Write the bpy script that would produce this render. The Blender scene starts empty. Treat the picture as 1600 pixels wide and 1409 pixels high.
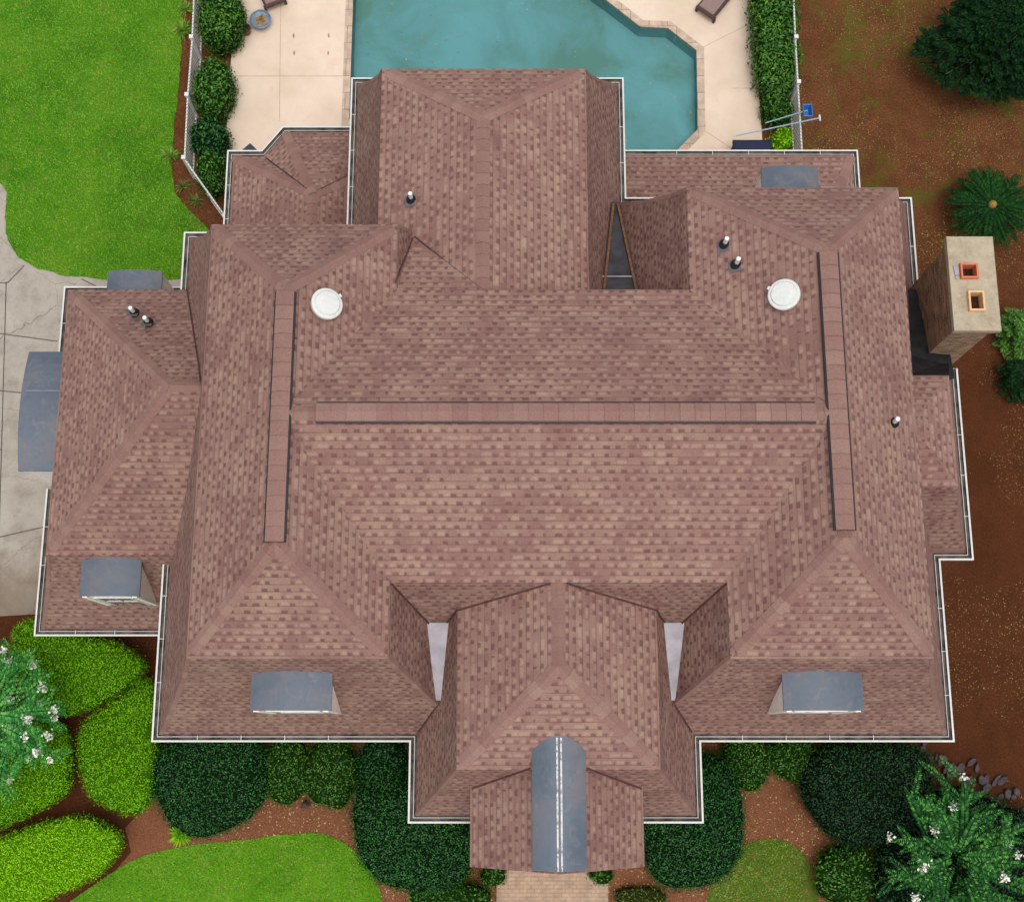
import bpy, math, random
import numpy as np
from mathutils import Vector, noise
from mathutils.geometry import tessellate_polygon
R = math.radians
scene = bpy.context.scene
C = scene.collection

# ------------------------------------------------------------------ camera, sky, sun, exposure
FPX, H = 1935.0, 37.7
TILT = math.atan(451 / 1935)
cam = bpy.data.cameras.new("camera"); camo = bpy.data.objects.new("camera", cam); C.objects.link(camo)
cam.sensor_width = 36; cam.lens = 36 * FPX / 1600; cam.clip_end = 1000; cam.clip_start = 0.5
camo.location = (0, 0, H); camo.rotation_euler = (TILT, 0, 0)
scene.camera = camo

SUN_EL, SUN_AZ = R(76), R(165)          # azimuth clockwise from north (+Y)
world = bpy.data.worlds.new("World"); scene.world = world; world.use_nodes = True
wn = world.node_tree; bg = wn.nodes["Background"]
sky = wn.nodes.new("ShaderNodeTexSky"); sky.sky_type = 'NISHITA'; sky.sun_disc = False
sky.sun_elevation = SUN_EL; sky.sun_rotation = SUN_AZ; sky.air_density = 1.0; sky.dust_density = 3.0
hs = wn.nodes.new("ShaderNodeHueSaturation"); hs.inputs['Saturation'].default_value = 0.30
wn.links.new(sky.outputs[0], hs.inputs['Color']); wn.links.new(hs.outputs[0], bg.inputs[0])
bg.inputs[1].default_value = 0.15
sun = bpy.data.lights.new("sun", 'SUN'); sun.energy = 0.9; sun.angle = R(35); sun.color = (1.0, 0.97, 0.92)
suno = bpy.data.objects.new("sun", sun); C.objects.link(suno)
sd = Vector((math.sin(SUN_AZ) * math.cos(SUN_EL), math.cos(SUN_AZ) * math.cos(SUN_EL), math.sin(SUN_EL)))
suno.rotation_euler = sd.to_track_quat('Z', 'Y').to_euler(); suno.location = (0, 0, 60)
scene.view_settings.view_transform = 'Standard'; scene.view_settings.look = 'None'
scene.view_settings.exposure = 0.35; scene.view_settings.gamma = 1.0

def U(px, py, z=0.0):
    """world point at height z that the photograph shows at pixel (px, py)"""
    s, c = math.sin(TILT), math.cos(TILT)
    X = (px - 800) / FPX; Y = (py - 704) / FPX
    dy = s - Y * c; dz = -c - Y * s
    k = (z - H) / dz
    return (X * k, dy * k)
def UL(pts, z=0.0): return [U(a, b, z) for a, b in pts]

# ------------------------------------------------------------------ object helpers
def tag(o, label=None, cat=None, group=None, kind=None):
    if label: o['label'] = label
    if cat: o['category'] = cat
    if group: o['group'] = group
    if kind: o['kind'] = kind
    return o
def empty(name, loc=(0, 0, 0), label=None, cat=None, group=None):
    o = bpy.data.objects.new(name, None); C.objects.link(o); o.location = loc
    return tag(o, label, cat, group)
def link(name, me, mats, parent=None, smooth=False):
    if not isinstance(mats, (list, tuple)): mats = [mats]
    for m in mats: me.materials.append(m)
    if smooth:
        me.polygons.foreach_set('use_smooth', [True] * len(me.polygons))
    o = bpy.data.objects.new(name, me); C.objects.link(o)
    if parent is not None:
        o.parent = parent
        o.matrix_parent_inverse = parent.matrix_basis.inverted() if hasattr(parent, 'matrix_basis') and parent.type == 'EMPTY' else o.matrix_parent_inverse
    return o

class MB:
    """collects polygons with uv and material index, builds one mesh object"""
    def __init__(s): s.v = []; s.f = []; s.uv = []; s.m = []
    def poly(s, pts, uv=None, mi=0):
        b = len(s.v); s.v += [tuple(p) for p in pts]; s.f.append(tuple(range(b, b + len(pts))))
        s.uv += list(uv) if uv else [(0, 0)] * len(pts); s.m.append(mi)
    def box(s, x0, y0, z0, x1, y1, z1, mi=0, top=None):
        p = [(x0, y0, z0), (x1, y0, z0), (x1, y1, z0), (x0, y1, z0), (x0, y0, z1), (x1, y0, z1), (x1, y1, z1), (x0, y1, z1)]
        for k, f in enumerate([(3, 2, 1, 0), (4, 5, 6, 7), (0, 1, 5, 4), (1, 2, 6, 5), (2, 3, 7, 6), (3, 0, 4, 7)]):
            q = [p[i] for i in f]
            if k < 2: uv = [(a[0], a[1]) for a in q]
            elif k in (2, 4): uv = [(a[0], a[2]) for a in q]
            else: uv = [(a[1], a[2]) for a in q]
            s.poly(q, uv, mi if not (k == 1 and top is not None) else top)
    def obox(s, c, ax, ay, az, mi=0):
        """oriented box: centre c, half axis vectors"""
        c, ax, ay, az = map(Vector, (c, ax, ay, az))
        p = [c + sx * ax + sy * ay + sz * az for sz in (-1, 1) for sx, sy in ((-1, -1), (1, -1), (1, 1), (-1, 1))]
        for f in [(3, 2, 1, 0), (4, 5, 6, 7), (0, 1, 5, 4), (1, 2, 6, 5), (2, 3, 7, 6), (3, 0, 4, 7)]:
            s.poly([p[i] for i in f], None, mi)
    def tube(s, p0, p1, r0, r1=None, n=10, mi=0, caps=True):
        r1 = r0 if r1 is None else r1
        p0, p1 = Vector(p0), Vector(p1); d = (p1 - p0).normalized()
        a = d.orthogonal().normalized(); b = d.cross(a)
        c0 = [p0 + r0 * (math.cos(t) * a + math.sin(t) * b) for t in [2 * math.pi * i / n for i in range(n)]]
        c1 = [p1 + r1 * (math.cos(t) * a + math.sin(t) * b) for t in [2 * math.pi * i / n for i in range(n)]]
        for i in range(n): s.poly([c0[i], c0[(i + 1) % n], c1[(i + 1) % n], c1[i]], None, mi)
        if caps: s.poly(c0[::-1], None, mi); s.poly(c1, None, mi)
    def lathe(s, c, prof, n=32, mi=0):
        rings = [[(c[0] + r * math.cos(2 * math.pi * i / n), c[1] + r * math.sin(2 * math.pi * i / n), c[2] + z) for i in range(n)] for r, z in prof]
        for a, b in zip(rings, rings[1:]):
            for i in range(n): s.poly([a[i], a[(i + 1) % n], b[(i + 1) % n], b[i]], None, mi)
    def build(s, name, mats, parent=None, smooth=False, merge=False):
        me = bpy.data.meshes.new(name); me.from_pydata(s.v, [], s.f)
        me.polygons.foreach_set('material_index', s.m)
        ul = me.uv_layers.new(name='UVMap'); ul.data.foreach_set('uv', [c for t in s.uv for c in t])
        me.update()
        if merge:
            import bmesh
            bm = bmesh.new(); bm.from_mesh(me); bmesh.ops.remove_doubles(bm, verts=bm.verts, dist=1e-4); bm.to_mesh(me); bm.free()
        return link(name, me, mats, parent, smooth)

def quads_obj(name, V, mats, parent=None, k=4):
    """V: (n*k,3) array of leaf corner points"""
    n = len(V) // k
    me = bpy.data.meshes.new(name)
    me.vertices.add(n * k); me.vertices.foreach_set('co', np.asarray(V, dtype=np.float32).ravel())
    me.loops.add(n * k); me.loops.foreach_set('vertex_index', np.arange(n * k, dtype=np.int32))
    me.polygons.add(n); me.polygons.foreach_set('loop_start', np.arange(0, n * k, k, dtype=np.int32))
    me.polygons.foreach_set('loop_total', np.full(n, k, dtype=np.int32))
    me.update(calc_edges=True); me.validate()
    return link(name, me, mats, parent)

# ------------------------------------------------------------------ materials
def srgb(r, g, b):
    f = lambda c: (c / 255 / 12.92) if c / 255 <= 0.04045 else ((c / 255 + 0.055) / 1.055) ** 2.4
    return (f(r), f(g), f(b), 1)
class NT:
    def __init__(s, name, rough=0.8, spec=0.3, metal=0.0):
        s.mat = bpy.data.materials.new(name); s.mat.use_nodes = True
        s.t = s.mat.node_tree; s.b = s.t.nodes['Principled BSDF']
        s.b.inputs['Roughness'].default_value = rough; s.b.inputs['Specular IOR Level'].default_value = spec
        s.b.inputs['Metallic'].default_value = metal
    def n(s, typ, **kw):
        nd = s.t.nodes.new(typ)
        for k, v in kw.items(): setattr(nd, k, v)
        return nd
    def put(s, sock, v):
        if isinstance(v, bpy.types.NodeSocket): s.t.links.new(v, sock)
        elif v is not None:
            sock.default_value = v
    def m(s, op, a, b=None, c=None, clamp=False):
        nd = s.n('ShaderNodeMath', operation=op, use_clamp=clamp)
        for i, v in enumerate((a, b, c)): s.put(nd.inputs[i], v)
        return nd.outputs[0]
    def mix(s, f, a, b, blend='MIX'):
        nd = s.n('ShaderNodeMix', data_type='RGBA', blend_type=blend)
        s.put(nd.inputs[0], f); s.put(nd.inputs[6], a); s.put(nd.inputs[7], b)
        return nd.outputs[2]
    def coord(s, which='Object'): return s.n('ShaderNodeTexCoord').outputs[which]
    def noise(s, scale, detail=4, vec=None, rough=0.55, dist=0.0, out=0, stretch=None):
        nd = s.n('ShaderNodeTexNoise'); nd.inputs['Scale'].default_value = scale
        nd.inputs['Detail'].default_value = detail; nd.inputs['Roughness'].default_value = rough; nd.inputs['Distortion'].default_value = dist
        v = vec if vec is not None else s.coord()
        if stretch:
            mp = s.n('ShaderNodeMapping'); mp.inputs['Scale'].default_value = stretch; s.t.links.new(v, mp.inputs[0]); v = mp.outputs[0]
        s.t.links.new(v, nd.inputs['Vector']); return nd.outputs[out]
    def ramp(s, f, stops, interp='LINEAR'):
        nd = s.n('ShaderNodeValToRGB'); cr = nd.color_ramp; cr.interpolation = interp
        while len(cr.elements) < len(stops): cr.elements.new(0.5)
        for e, (p, c) in zip(cr.elements, stops):
            e.position = p; e.color = c if isinstance(c, (tuple, list)) else (c, c, c, 1)
        s.put(nd.inputs[0], f); return nd.outputs[0]
    def color(s, c): s.put(s.b.inputs['Base Color'], c); return s
    def bump(s, h, strength=0.5, dist=0.02):
        nd = s.n('ShaderNodeBump'); nd.inputs['Strength'].default_value = strength; nd.inputs['Distance'].default_value = dist
        s.put(nd.inputs['Height'], h); s.t.links.new(nd.outputs[0], s.b.inputs['Normal']); return s

def mat_simple(name, c, rough=0.6, spec=0.3, var=0.15, scale=6.0, metal=0.0, bump=0.0):
    t = NT(name, rough, spec, metal)
    f = t.noise(scale, 5)
    lo = tuple(x * (1 - var) for x in c[:3]) + (1,); hi = tuple(min(1, x * (1 + var)) for x in c[:3]) + (1,)
    t.color(t.ramp(f, [(0.3, lo), (0.7, hi)]))
    if bump: t.bump(f, bump, 0.02)
    return t.mat

def make_shingle(name, light=1.0, cap=False):
    t = NT(name, 0.92, 0.15)
    uv = t.coord('UV'); sep = t.n('ShaderNodeSeparateXYZ'); t.t.links.new(uv, sep.inputs[0])
    u, v = sep.outputs[0], sep.outputs[1]
    obj = t.coord()
    big = t.noise(0.55, 4, obj); fine = t.noise(38, 3, obj, 0.7); med = t.noise(2.6, 4, obj)
    if not cap:
        h, w = 0.182, 0.27
        wav = t.m('MULTIPLY', t.noise(3.0, 2, obj), 0.012)
        vr = t.m('DIVIDE', t.m('ADD', v, wav), h); row = t.m('FLOOR', vr); fv = t.m('SUBTRACT', vr, row)
        wn1 = t.n('ShaderNodeTexWhiteNoise', noise_dimensions='1D'); t.put(wn1.inputs['W'], row)
        # every course is laid with its own offset
        off = t.m('ADD', t.m('MULTIPLY', row, 0.5), t.m('MULTIPLY', wn1.outputs[0], 0.45))
        cu = t.m('ADD', t.m('DIVIDE', u, w), off); ci = t.m('FLOOR', cu); fu = t.m('SUBTRACT', cu, ci)
        def wn(dx, div=1.0):
            cb = t.n('ShaderNodeCombineXYZ'); t.put(cb.inputs[0], t.m('ADD', t.m('FLOOR', t.m('DIVIDE', ci, div)) if div != 1 else ci, dx)); t.put(cb.inputs[1], row)
            n2 = t.n('ShaderNodeTexWhiteNoise', noise_dimensions='2D'); t.t.links.new(cb.outputs[0], n2.inputs['Vector']); return n2.outputs[0]
        r1, r2, r3, r4, r5 = wn(0.0), wn(71.0), wn(153.0), wn(311.0), wn(517.0, 3.0)
        # blend of tan and rose granules, shingle by shingle and in drifts
        drift = t.noise(0.9, 5, obj, 0.7)
        f = t.m('ADD', t.m('MULTIPLY', drift, 1.1), t.m('ADD', t.m('MULTIPLY', r2, 0.20), t.m('MULTIPLY', r5, 0.18)))
        lc = t.ramp(t.m('MULTIPLY', f, 0.55), [(0.30, srgb(128, 96, 88)), (0.40, srgb(138, 107, 97)), (0.50, srgb(147, 118, 104)), (0.60, srgb(154, 127, 111))])
        gw = t.m('MULTIPLY', t.m('ADD', 0.24, t.m('MULTIPLY', r1, 0.42)), t.m('GREATER_THAN', r3, 0.14))
        ed = t.m('MULTIPLY', t.m('MULTIPLY', t.m('SUBTRACT', gw, fu), 9.0, clamp=True), t.m('MULTIPLY', fu, 12.0, clamp=True))
        low = t.m('SUBTRACT', 1.0, t.m('MULTIPLY', t.m('SUBTRACT', fv, 0.36), 5.0, clamp=True))
        gap = t.m('MULTIPLY', ed, low)
        base = t.mix(t.m('MULTIPLY', gap, 0.95), lc, t.mix(r4, srgb(104, 75, 70), srgb(118, 87, 80)))
        # paler laminated tab between the cut-outs
        pill = t.m('MULTIPLY', t.m('MULTIPLY', t.m('SUBTRACT', fu, t.m('ADD', gw, 0.05)), 8.0, clamp=True), t.m('MULTIPLY', t.m('SUBTRACT', 0.98, fu), 8.0, clamp=True))
        pill = t.m('MULTIPLY', t.m('MULTIPLY', pill, t.m('SUBTRACT', 1.0, t.m('MULTIPLY', t.m('ABSOLUTE', t.m('SUBTRACT', fv, 0.42)), 2.6), clamp=True)), t.m('GREATER_THAN', r4, 0.45))
        base = t.mix(t.m('MULTIPLY', pill, 0.46), base, srgb(178, 150, 135))
        butt = t.m('LESS_THAN', fv, 0.13)  # shadow line under each course, painted into the colour
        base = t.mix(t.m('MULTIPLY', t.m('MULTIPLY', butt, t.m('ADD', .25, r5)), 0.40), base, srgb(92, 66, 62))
        hgt = t.m('ADD', t.m('MULTIPLY', t.m('SUBTRACT', 1.0, fv), 0.8), t.m('MULTIPLY', t.m('SUBTRACT', 1.0, gap), 0.7))
    else:
        pr = t.m('DIVIDE', v, 0.30); row = t.m('FLOOR', pr); fv = t.m('SUBTRACT', pr, row)
        wn1 = t.n('ShaderNodeTexWhiteNoise', noise_dimensions='2D')
        cb = t.n('ShaderNodeCombineXYZ'); t.put(cb.inputs[0], row); t.put(cb.inputs[1], t.m('FLOOR', u)); t.t.links.new(cb.outputs[0], wn1.inputs['Vector'])
        base = t.ramp(wn1.outputs[0], [(0.0, srgb(130, 98, 90)), (0.3, srgb(140, 109, 99)), (0.7, srgb(134, 103, 94)), (1.0, srgb(147, 118, 106))])
        butt = t.m('LESS_THAN', fv, 0.06)
        base = t.mix(t.m('MULTIPLY', butt, 0.25), base, srgb(110, 76, 70))
        hgt = t.m('SUBTRACT', 1.0, fv)
    base = t.mix(0.55, base, t.ramp(fine, [(0.25, (0.25, 0.25, 0.25, 1)), (0.75, (0.78, 0.75, 0.74, 1))]), 'OVERLAY')
    base = t.mix(t.m('MULTIPLY', t.ramp(big, [(0.35, 0.0), (0.7, 1.0)]), 0.22), base, srgb(128, 95, 91), 'MIX')
    base = t.mix(t.m('MULTIPLY', t.ramp(med, [(0.5, 0.0), (0.75, 1.0)]), 0.22), base, srgb(152, 128, 114), 'MIX')
    st = t.noise(0.9, 5, obj, 0.65, stretch=(1, 1, 0.6))
    base = t.mix(t.m('MULTIPLY', t.ramp(st, [(0.60, 0.0), (0.75, 1.0)]), 0.40), base, srgb(92, 66, 60), 'MIX')
    # organic dark blotches
    t.color(base); t.bump(t.m('ADD', hgt, t.m('MULTIPLY', fine, 0.25)), 0.8, 0.02)
    return t.mat
M = {}
M['shingle'] = make_shingle('asphalt_shingle')
M['cap'] = make_shingle('cap_shingle', cap=True)
M['white'] = mat_simple('white_paint', srgb(212, 212, 206), 0.5, 0.4, 0.08, 9)
M['trough'] = mat_simple('gutter_trough', srgb(88, 80, 74), 0.8, 0.2, 0.75, 3.5)
M['black'] = mat_simple('black_flashing', srgb(26, 27, 31), 0.5, 0.4, 0.3, 8)
M['soffit'] = mat_simple('soffit_paint', srgb(215, 210, 198), 0.7, 0.2, 0.05, 3)
M['cream'] = mat_simple('cream_trim', srgb(248, 243, 232), 0.6, 0.3, 0.07, 8)
M['pvc'] = mat_simple('white_pipe', srgb(225, 225, 222), 0.4, 0.5, 0.06, 20)
M['pan'] = mat_simple('valley_sheet_metal', srgb(154, 150, 156), 0.5, 0.4, 0.22, 3, 0.1)
M['wood'] = mat_simple('weathered_trim', srgb(150, 120, 92), 0.8, 0.2, 0.3, 14)
M['dark_wicker'] = mat_simple('brown_wicker', srgb(84, 58, 54), 0.7, 0.3, 0.3, 60, bump=0.5)
M['cushion'] = mat_simple('taupe_cushion', srgb(140, 118, 112), 0.9, 0.1, 0.1, 20)
M['navy'] = mat_simple('navy_cover', srgb(30, 36, 62), 0.6, 0.3, 0.15, 8)
M['charcoal'] = mat_simple('charcoal_canvas', srgb(70, 72, 80), 0.85, 0.2, 0.12, 12)
M['rust'] = mat_simple('rusty_stain', srgb(158, 132, 106), 0.9, 0.1, 0.3, 30)
M['terracotta'] = mat_simple('clay_flue', srgb(205, 118, 84), 0.85, 0.2, 0.12, 10)
M['buff'] = mat_simple('buff_clay_flue', srgb(216, 178, 130), 0.85, 0.2, 0.12, 10)
M['soot'] = mat_simple('soot', srgb(64, 38, 30), 0.95, 0.05, 0.4, 10)
M['blue_plastic'] = mat_simple('blue_plastic', srgb(40, 110, 175), 0.4, 0.5, 0.15, 14)
M['pale_blue'] = mat_simple('pale_blue_pole', srgb(150, 178, 200), 0.35, 0.5, 0.05, 10)
M['trunk'] = mat_simple('bark', srgb(112, 92, 74), 0.9, 0.1, 0.3, 12, bump=0.6)
M['glass'] = mat_simple('window_glass', srgb(70, 78, 84), 0.08, 0.8, 0.1, 2)
M['fence_white'] = mat_simple('fence_white', srgb(232, 232, 232), 0.5, 0.4, 0.05, 9)
M['flower'] = mat_simple('white_petals', srgb(235, 232, 222), 0.7, 0.2, 0.05, 20)

def metal_roof():
    t = NT('blue_grey_metal', 0.5, 0.35, 0.1)
    a = t.noise(1.1, 5, dist=0.6); b = t.noise(9, 5, rough=0.7); c = t.noise(3.0, 4, stretch=(1, 1, 1), dist=1.5)
    col = t.ramp(a, [(0.3, srgb(82, 92, 104)), (0.5, srgb(94, 103, 114)), (0.64, srgb(108, 108, 114)), (0.8, srgb(116, 110, 112))])
    col = t.mix(t.m('MULTIPLY', t.ramp(c, [(0.55, 0.0), (0.7, 1.0)]), 0.35), col, srgb(132, 124, 128))
    col = t.mix(t.m('MULTIPLY', t.ramp(b, [(0.55, 0.0), (0.72, 1.0)]), 0.3), col, srgb(70, 78, 88))
    t.color(col); t.put(t.b.inputs['Roughness'], t.ramp(a, [(0.3, 0.45), (0.7, 0.65)])); t.bump(a, 0.15, 0.05)
    return t.mat
M['metal'] = metal_roof()

def brick(name, c1, c2, mortar, bw=0.24, bh=0.09, uvmode='UV', ms=0.012):
    t = NT(name, 0.9, 0.15)
    b = t.n('ShaderNodeTexBrick'); t.t.links.new(t.coord(uvmode), b.inputs['Vector'])
    b.inputs['Color1'].default_value = c1; b.inputs['Color2'].default_value = c2; b.inputs['Mortar'].default_value = mortar
    b.inputs['Scale'].default_value = 1.0; b.inputs['Brick Width'].default_value = bw; b.inputs['Row Height'].default_value = bh
    b.inputs['Mortar Size'].default_value = ms; b.inputs['Mortar Smooth'].default_value = 0.2; b.inputs['Bias'].default_value = 0.0
    n = t.noise(4, 5); n2 = t.noise(30, 3)
    col = t.mix(0.5, b.outputs[0], t.ramp(n, [(0.3, (0.3, 0.3, 0.3, 1)), (0.7, (0.7, 0.7, 0.7, 1))]), 'OVERLAY')
    t.color(col); t.bump(t.m('ADD', t.m('SUBTRACT', 1.0, b.outputs[1]), t.m('MULTIPLY', n2, 0.4)), 0.7, 0.015)
    return t.mat
M['brick'] = brick('house_brick', srgb(150, 104, 84), srgb(176, 130, 104), srgb(188, 178, 164))
M['chim_brick'] = brick('chimney_brick', srgb(118, 92, 76), srgb(176, 140, 106), srgb(158, 142, 122))
M['path_brick'] = brick('path_brick', srgb(182, 154, 130), srgb(175, 147, 124), srgb(162, 138, 118), 0.22, 0.11, 'Object', 0.01)
M['coping'] = brick('pool_coping', srgb(196, 174, 152), srgb(184, 162, 142), srgb(150, 132, 116), 0.62, 0.62, 'Object', 0.012)

def t_ground():
    t = NT('bark_mulch', 0.97, 0.05)
    o = t.coord()
    a = t.noise(17, 7, rough=0.85); b = t.noise(0.35, 4); c = t.noise(90, 3, rough=0.8); d = t.noise(2.2, 5, rough=0.65)
    col = t.ramp(a, [(0.28, srgb(50, 30, 18)), (0.48, srgb(112, 70, 44)), (0.6, srgb(140, 92, 58)), (0.76, srgb(184, 142, 98))])
    # southern mulch redder, with shade put into its colour; paler bark north
    sp = t.n('ShaderNodeSeparateXYZ'); t.t.links.new(o, sp.inputs[0])
    g = t.m('ADD', sp.outputs[1], t.m('MULTIPLY', d, 4.0))
    north_mask = t.m('MULTIPLY', t.m('MULTIPLY', t.m('SUBTRACT', g, 13.0), 0.12), 1.0, clamp=True)
    dim_mulch = t.mix(0.6, col, srgb(74, 36, 20))
    col = t.mix(north_mask, dim_mulch, col)
    col = t.mix(t.m('MULTIPLY', t.ramp(t.noise(0.8, 6, rough=.75), [(0.42, 0.0), (0.6, 1.0)]), 0.4), col, srgb(70, 40, 22))
    # moss and weedy patches in the open part of the yard
    wp = t.noise(0.55, 5, rough=0.7, dist=0.8)
    wm = t.m('MULTIPLY', t.ramp(wp, [(0.50, 0.0), (0.66, 1.0)]), t.ramp(d, [(0.35, 0.3), (0.6, 1.0)]))
    east = t.m('MULTIPLY', t.m('MULTIPLY', t.m('SUBTRACT', sp.outputs[0], 8.5), 1.0, clamp=True), t.m('MULTIPLY', t.m('SUBTRACT', sp.outputs[1], 15.5), 0.5, clamp=True))
    col = t.mix(t.m('MULTIPLY', t.m('MULTIPLY', wm, east), 0.75), col, srgb(82, 104, 30))
    t.color(col); t.bump(t.m('ADD', a, t.m('MULTIPLY', c, 0.5)), 1.0, 0.05)
    return t.mat
M['mulch'] = t_ground()
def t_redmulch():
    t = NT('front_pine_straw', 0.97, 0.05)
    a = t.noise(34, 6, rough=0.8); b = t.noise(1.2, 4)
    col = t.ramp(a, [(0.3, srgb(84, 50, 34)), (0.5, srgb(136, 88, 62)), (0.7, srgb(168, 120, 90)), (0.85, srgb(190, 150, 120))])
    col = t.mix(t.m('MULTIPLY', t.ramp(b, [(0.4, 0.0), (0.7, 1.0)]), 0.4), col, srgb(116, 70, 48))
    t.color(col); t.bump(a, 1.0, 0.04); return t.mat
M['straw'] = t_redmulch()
def t_lawn(name, c0, c1, c2, patch, pc):
    t = NT(name, 0.95, 0.08)
    a = t.noise(0.45, 5, rough=0.6); b = t.noise(1.6, 5, rough=0.65); c = t.noise(60, 4, rough=0.8); d = t.noise(16, 4, rough=0.7)
    col = t.ramp(a, [(0.3, c0), (0.5, c1), (0.72, c2)])
    col = t.mix(t.m('MULTIPLY', t.ramp(b, [(0.52, 0.0), (0.72, 1.0)]), patch), col, pc)
    col = t.mix(0.6, col, t.ramp(c, [(0.25, (0.2, 0.2, 0.2, 1)), (0.75, (0.8, 0.8, 0.75, 1))]), 'OVERLAY')
    col = t.mix(0.35, col, t.ramp(d, [(0.25, (0.3, 0.3, 0.3, 1)), (0.75, (0.7, 0.7, 0.66, 1))]), 'OVERLAY')
    t.color(col); t.bump(t.m('ADD', c, t.m('MULTIPLY', d, 0.8)), 1.0, 0.05); return t.mat
M['lawn'] = t_lawn('lawn_turf', srgb(58, 114, 12), srgb(84, 144, 20), srgb(110, 154, 34), 0.6, srgb(128, 138, 56))
M['lawn2'] = t_lawn('front_lawn_turf', srgb(84, 144, 16), srgb(106, 164, 26), srgb(122, 168, 40), 0.4, srgb(142, 158, 66))
M['lawn3'] = t_lawn('worn_lawn_turf', srgb(84, 112, 30), srgb(98, 118, 38), srgb(104, 112, 46), 0.8, srgb(146, 116, 74))
def t_conc():
    t = NT('old_concrete', 0.9, 0.15)
    o = t.coord(); a = t.noise(1.1, 6, rough=0.65); c = t.noise(45, 4, rough=0.7); e = t.noise(5, 5, rough=0.7)
    col = t.ramp(a, [(0.3, srgb(142, 132, 120)), (0.5, srgb(164, 155, 143)), (0.7, srgb(174, 166, 154))])
    col = t.mix(0.3, col, t.ramp(c, [(0.3, (0.3, 0.3, 0.3, 1)), (0.7, (0.7, 0.7, 0.7, 1))]), 'OVERLAY')
    col = t.mix(t.m('MULTIPLY', t.ramp(e, [(0.55, 0.0), (0.75, 1.0)]), 0.35), col, srgb(112, 98, 80))
    sp = t.n('ShaderNodeSeparateXYZ'); t.t.links.new(o, sp.inputs[0])
    dirt = t.m('MULTIPLY', t.m('SUBTRACT', 7.4, t.m('ADD', sp.outputs[1], t.m('MULTIPLY', a, 3.0))), 0.8, clamp=True)
    col = t.mix(t.m('MULTIPLY', dirt, 0.6), col, srgb(112, 92, 68))
    vor = t.n('ShaderNodeTexVoronoi', feature='DISTANCE_TO_EDGE'); vor.inputs['Scale'].default_value = 0.28
    mp = t.n('ShaderNodeMapping'); t.t.links.new(o, mp.inputs[0])
    nz = t.noise(1.5, 5, out=1); add = t.n('ShaderNodeVectorMath', operation='MULTIPLY_ADD')
    t.t.links.new(nz, add.inputs[0]); add.inputs[1].default_value = (0.7, 0.7, 0.0); t.t.links.new(mp.outputs[0], add.inputs[2])
    t.t.links.new(add.outputs[0], vor.inputs['Vector'])
    crack = t.m('LESS_THAN', vor.outputs[0], 0.0022)
    col = t.mix(t.m('MULTIPLY', crack, 0.45), col, srgb(70, 62, 52))
    t.color(col); t.bump(c, 0.4, 0.01); return t.mat
M['concrete'] = t_conc()
M['joint'] = mat_simple('joint_filler', srgb(84, 76, 66), 0.95, 0.1, 0.3, 12)
M['deck_joint'] = mat_simple('deck_joint_filler', srgb(186, 162, 140), 0.95, 0.1, 0.15, 8)
def t_deck():
    t = NT('pool_deck_coating', 0.85, 0.2)
    a = t.noise(0.6, 5, rough=0.6); c = t.noise(55, 3, rough=0.7); e = t.noise(3, 6, rough=0.7)
    col = t.ramp(a, [(0.3, srgb(210, 187, 164)), (0.6, srgb(224, 203, 182)), (0.8, srgb(216, 188, 164))])
    col = t.mix(0.12, col, t.ramp(c, [(0.3, (0.3, 0.3, 0.3, 1)), (0.7, (0.7, 0.7, 0.7, 1))]), 'OVERLAY')
    col = t.mix(t.m('MULTIPLY', t.ramp(e, [(0.56, 0.0), (0.75, 1.0)]), 0.22), col, srgb(184, 160, 140))
    t.color(col); t.bump(c, 0.2, 0.01); return t.mat
M['deck'] = t_deck()
def t_basin():
    t = NT('pool_plaster', 0.8, 0.2)
    a = t.noise(0.45, 5, rough=0.6, dist=0.5); b = t.noise(7, 5, rough=0.7); c = t.noise(2.2, 6, rough=0.8)
    col = t.ramp(a, [(0.35, srgb(110, 160, 164)), (0.5, srgb(104, 150, 152)), (0.62, srgb(96, 136, 126))])
    spot = t.m('MULTIPLY', t.ramp(b, [(0.62, 0.0), (0.68, 1.0)]), t.ramp(c, [(0.5, 0.0), (0.6, 1.0)]))
    col = t.mix(t.m('MULTIPLY', spot, 0.55), col, srgb(54, 92, 96))
    t.color(col); return t.mat
M['basin'] = t_basin()
def t_water():
    m = bpy.data.materials.new('pool_water'); m.use_nodes = True; t = m.node_tree; t.nodes.clear()
    o = t.nodes.new('ShaderNodeOutputMaterial'); mx = t.nodes.new('ShaderNodeMixShader'); tr = t.nodes.new('ShaderNodeBsdfTransparent')
    gl = t.nodes.new('ShaderNodeBsdfGlossy'); fr = t.nodes.new('ShaderNodeFresnel'); fr.inputs[0].default_value = 1.33
    tr.inputs[0].default_value = (0.88, 0.965, 0.965, 1); gl.inputs['Roughness'].default_value = 0.03
    nz = t.nodes.new('ShaderNodeTexNoise'); nz.inputs['Scale'].default_value = 2.5; nz.inputs['Detail'].default_value = 3
    bp = t.nodes.new('ShaderNodeBump'); bp.inputs['Strength'].default_value = 0.25; bp.inputs['Distance'].default_value = 0.05
    tc = t.nodes.new('ShaderNodeTexCoord'); t.links.new(tc.outputs['Object'], nz.inputs['Vector'])
    t.links.new(nz.outputs[0], bp.inputs['Height']); t.links.new(bp.outputs[0], gl.inputs['Normal']); t.links.new(bp.outputs[0], fr.inputs['Normal'])
    t.links.new(fr.outputs[0], mx.inputs[0]); t.links.new(tr.outputs[0], mx.inputs[1]); t.links.new(gl.outputs[0], mx.inputs[2]); t.links.new(mx.outputs[0], o.inputs[0])
    return m
M['water'] = t_water()
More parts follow.
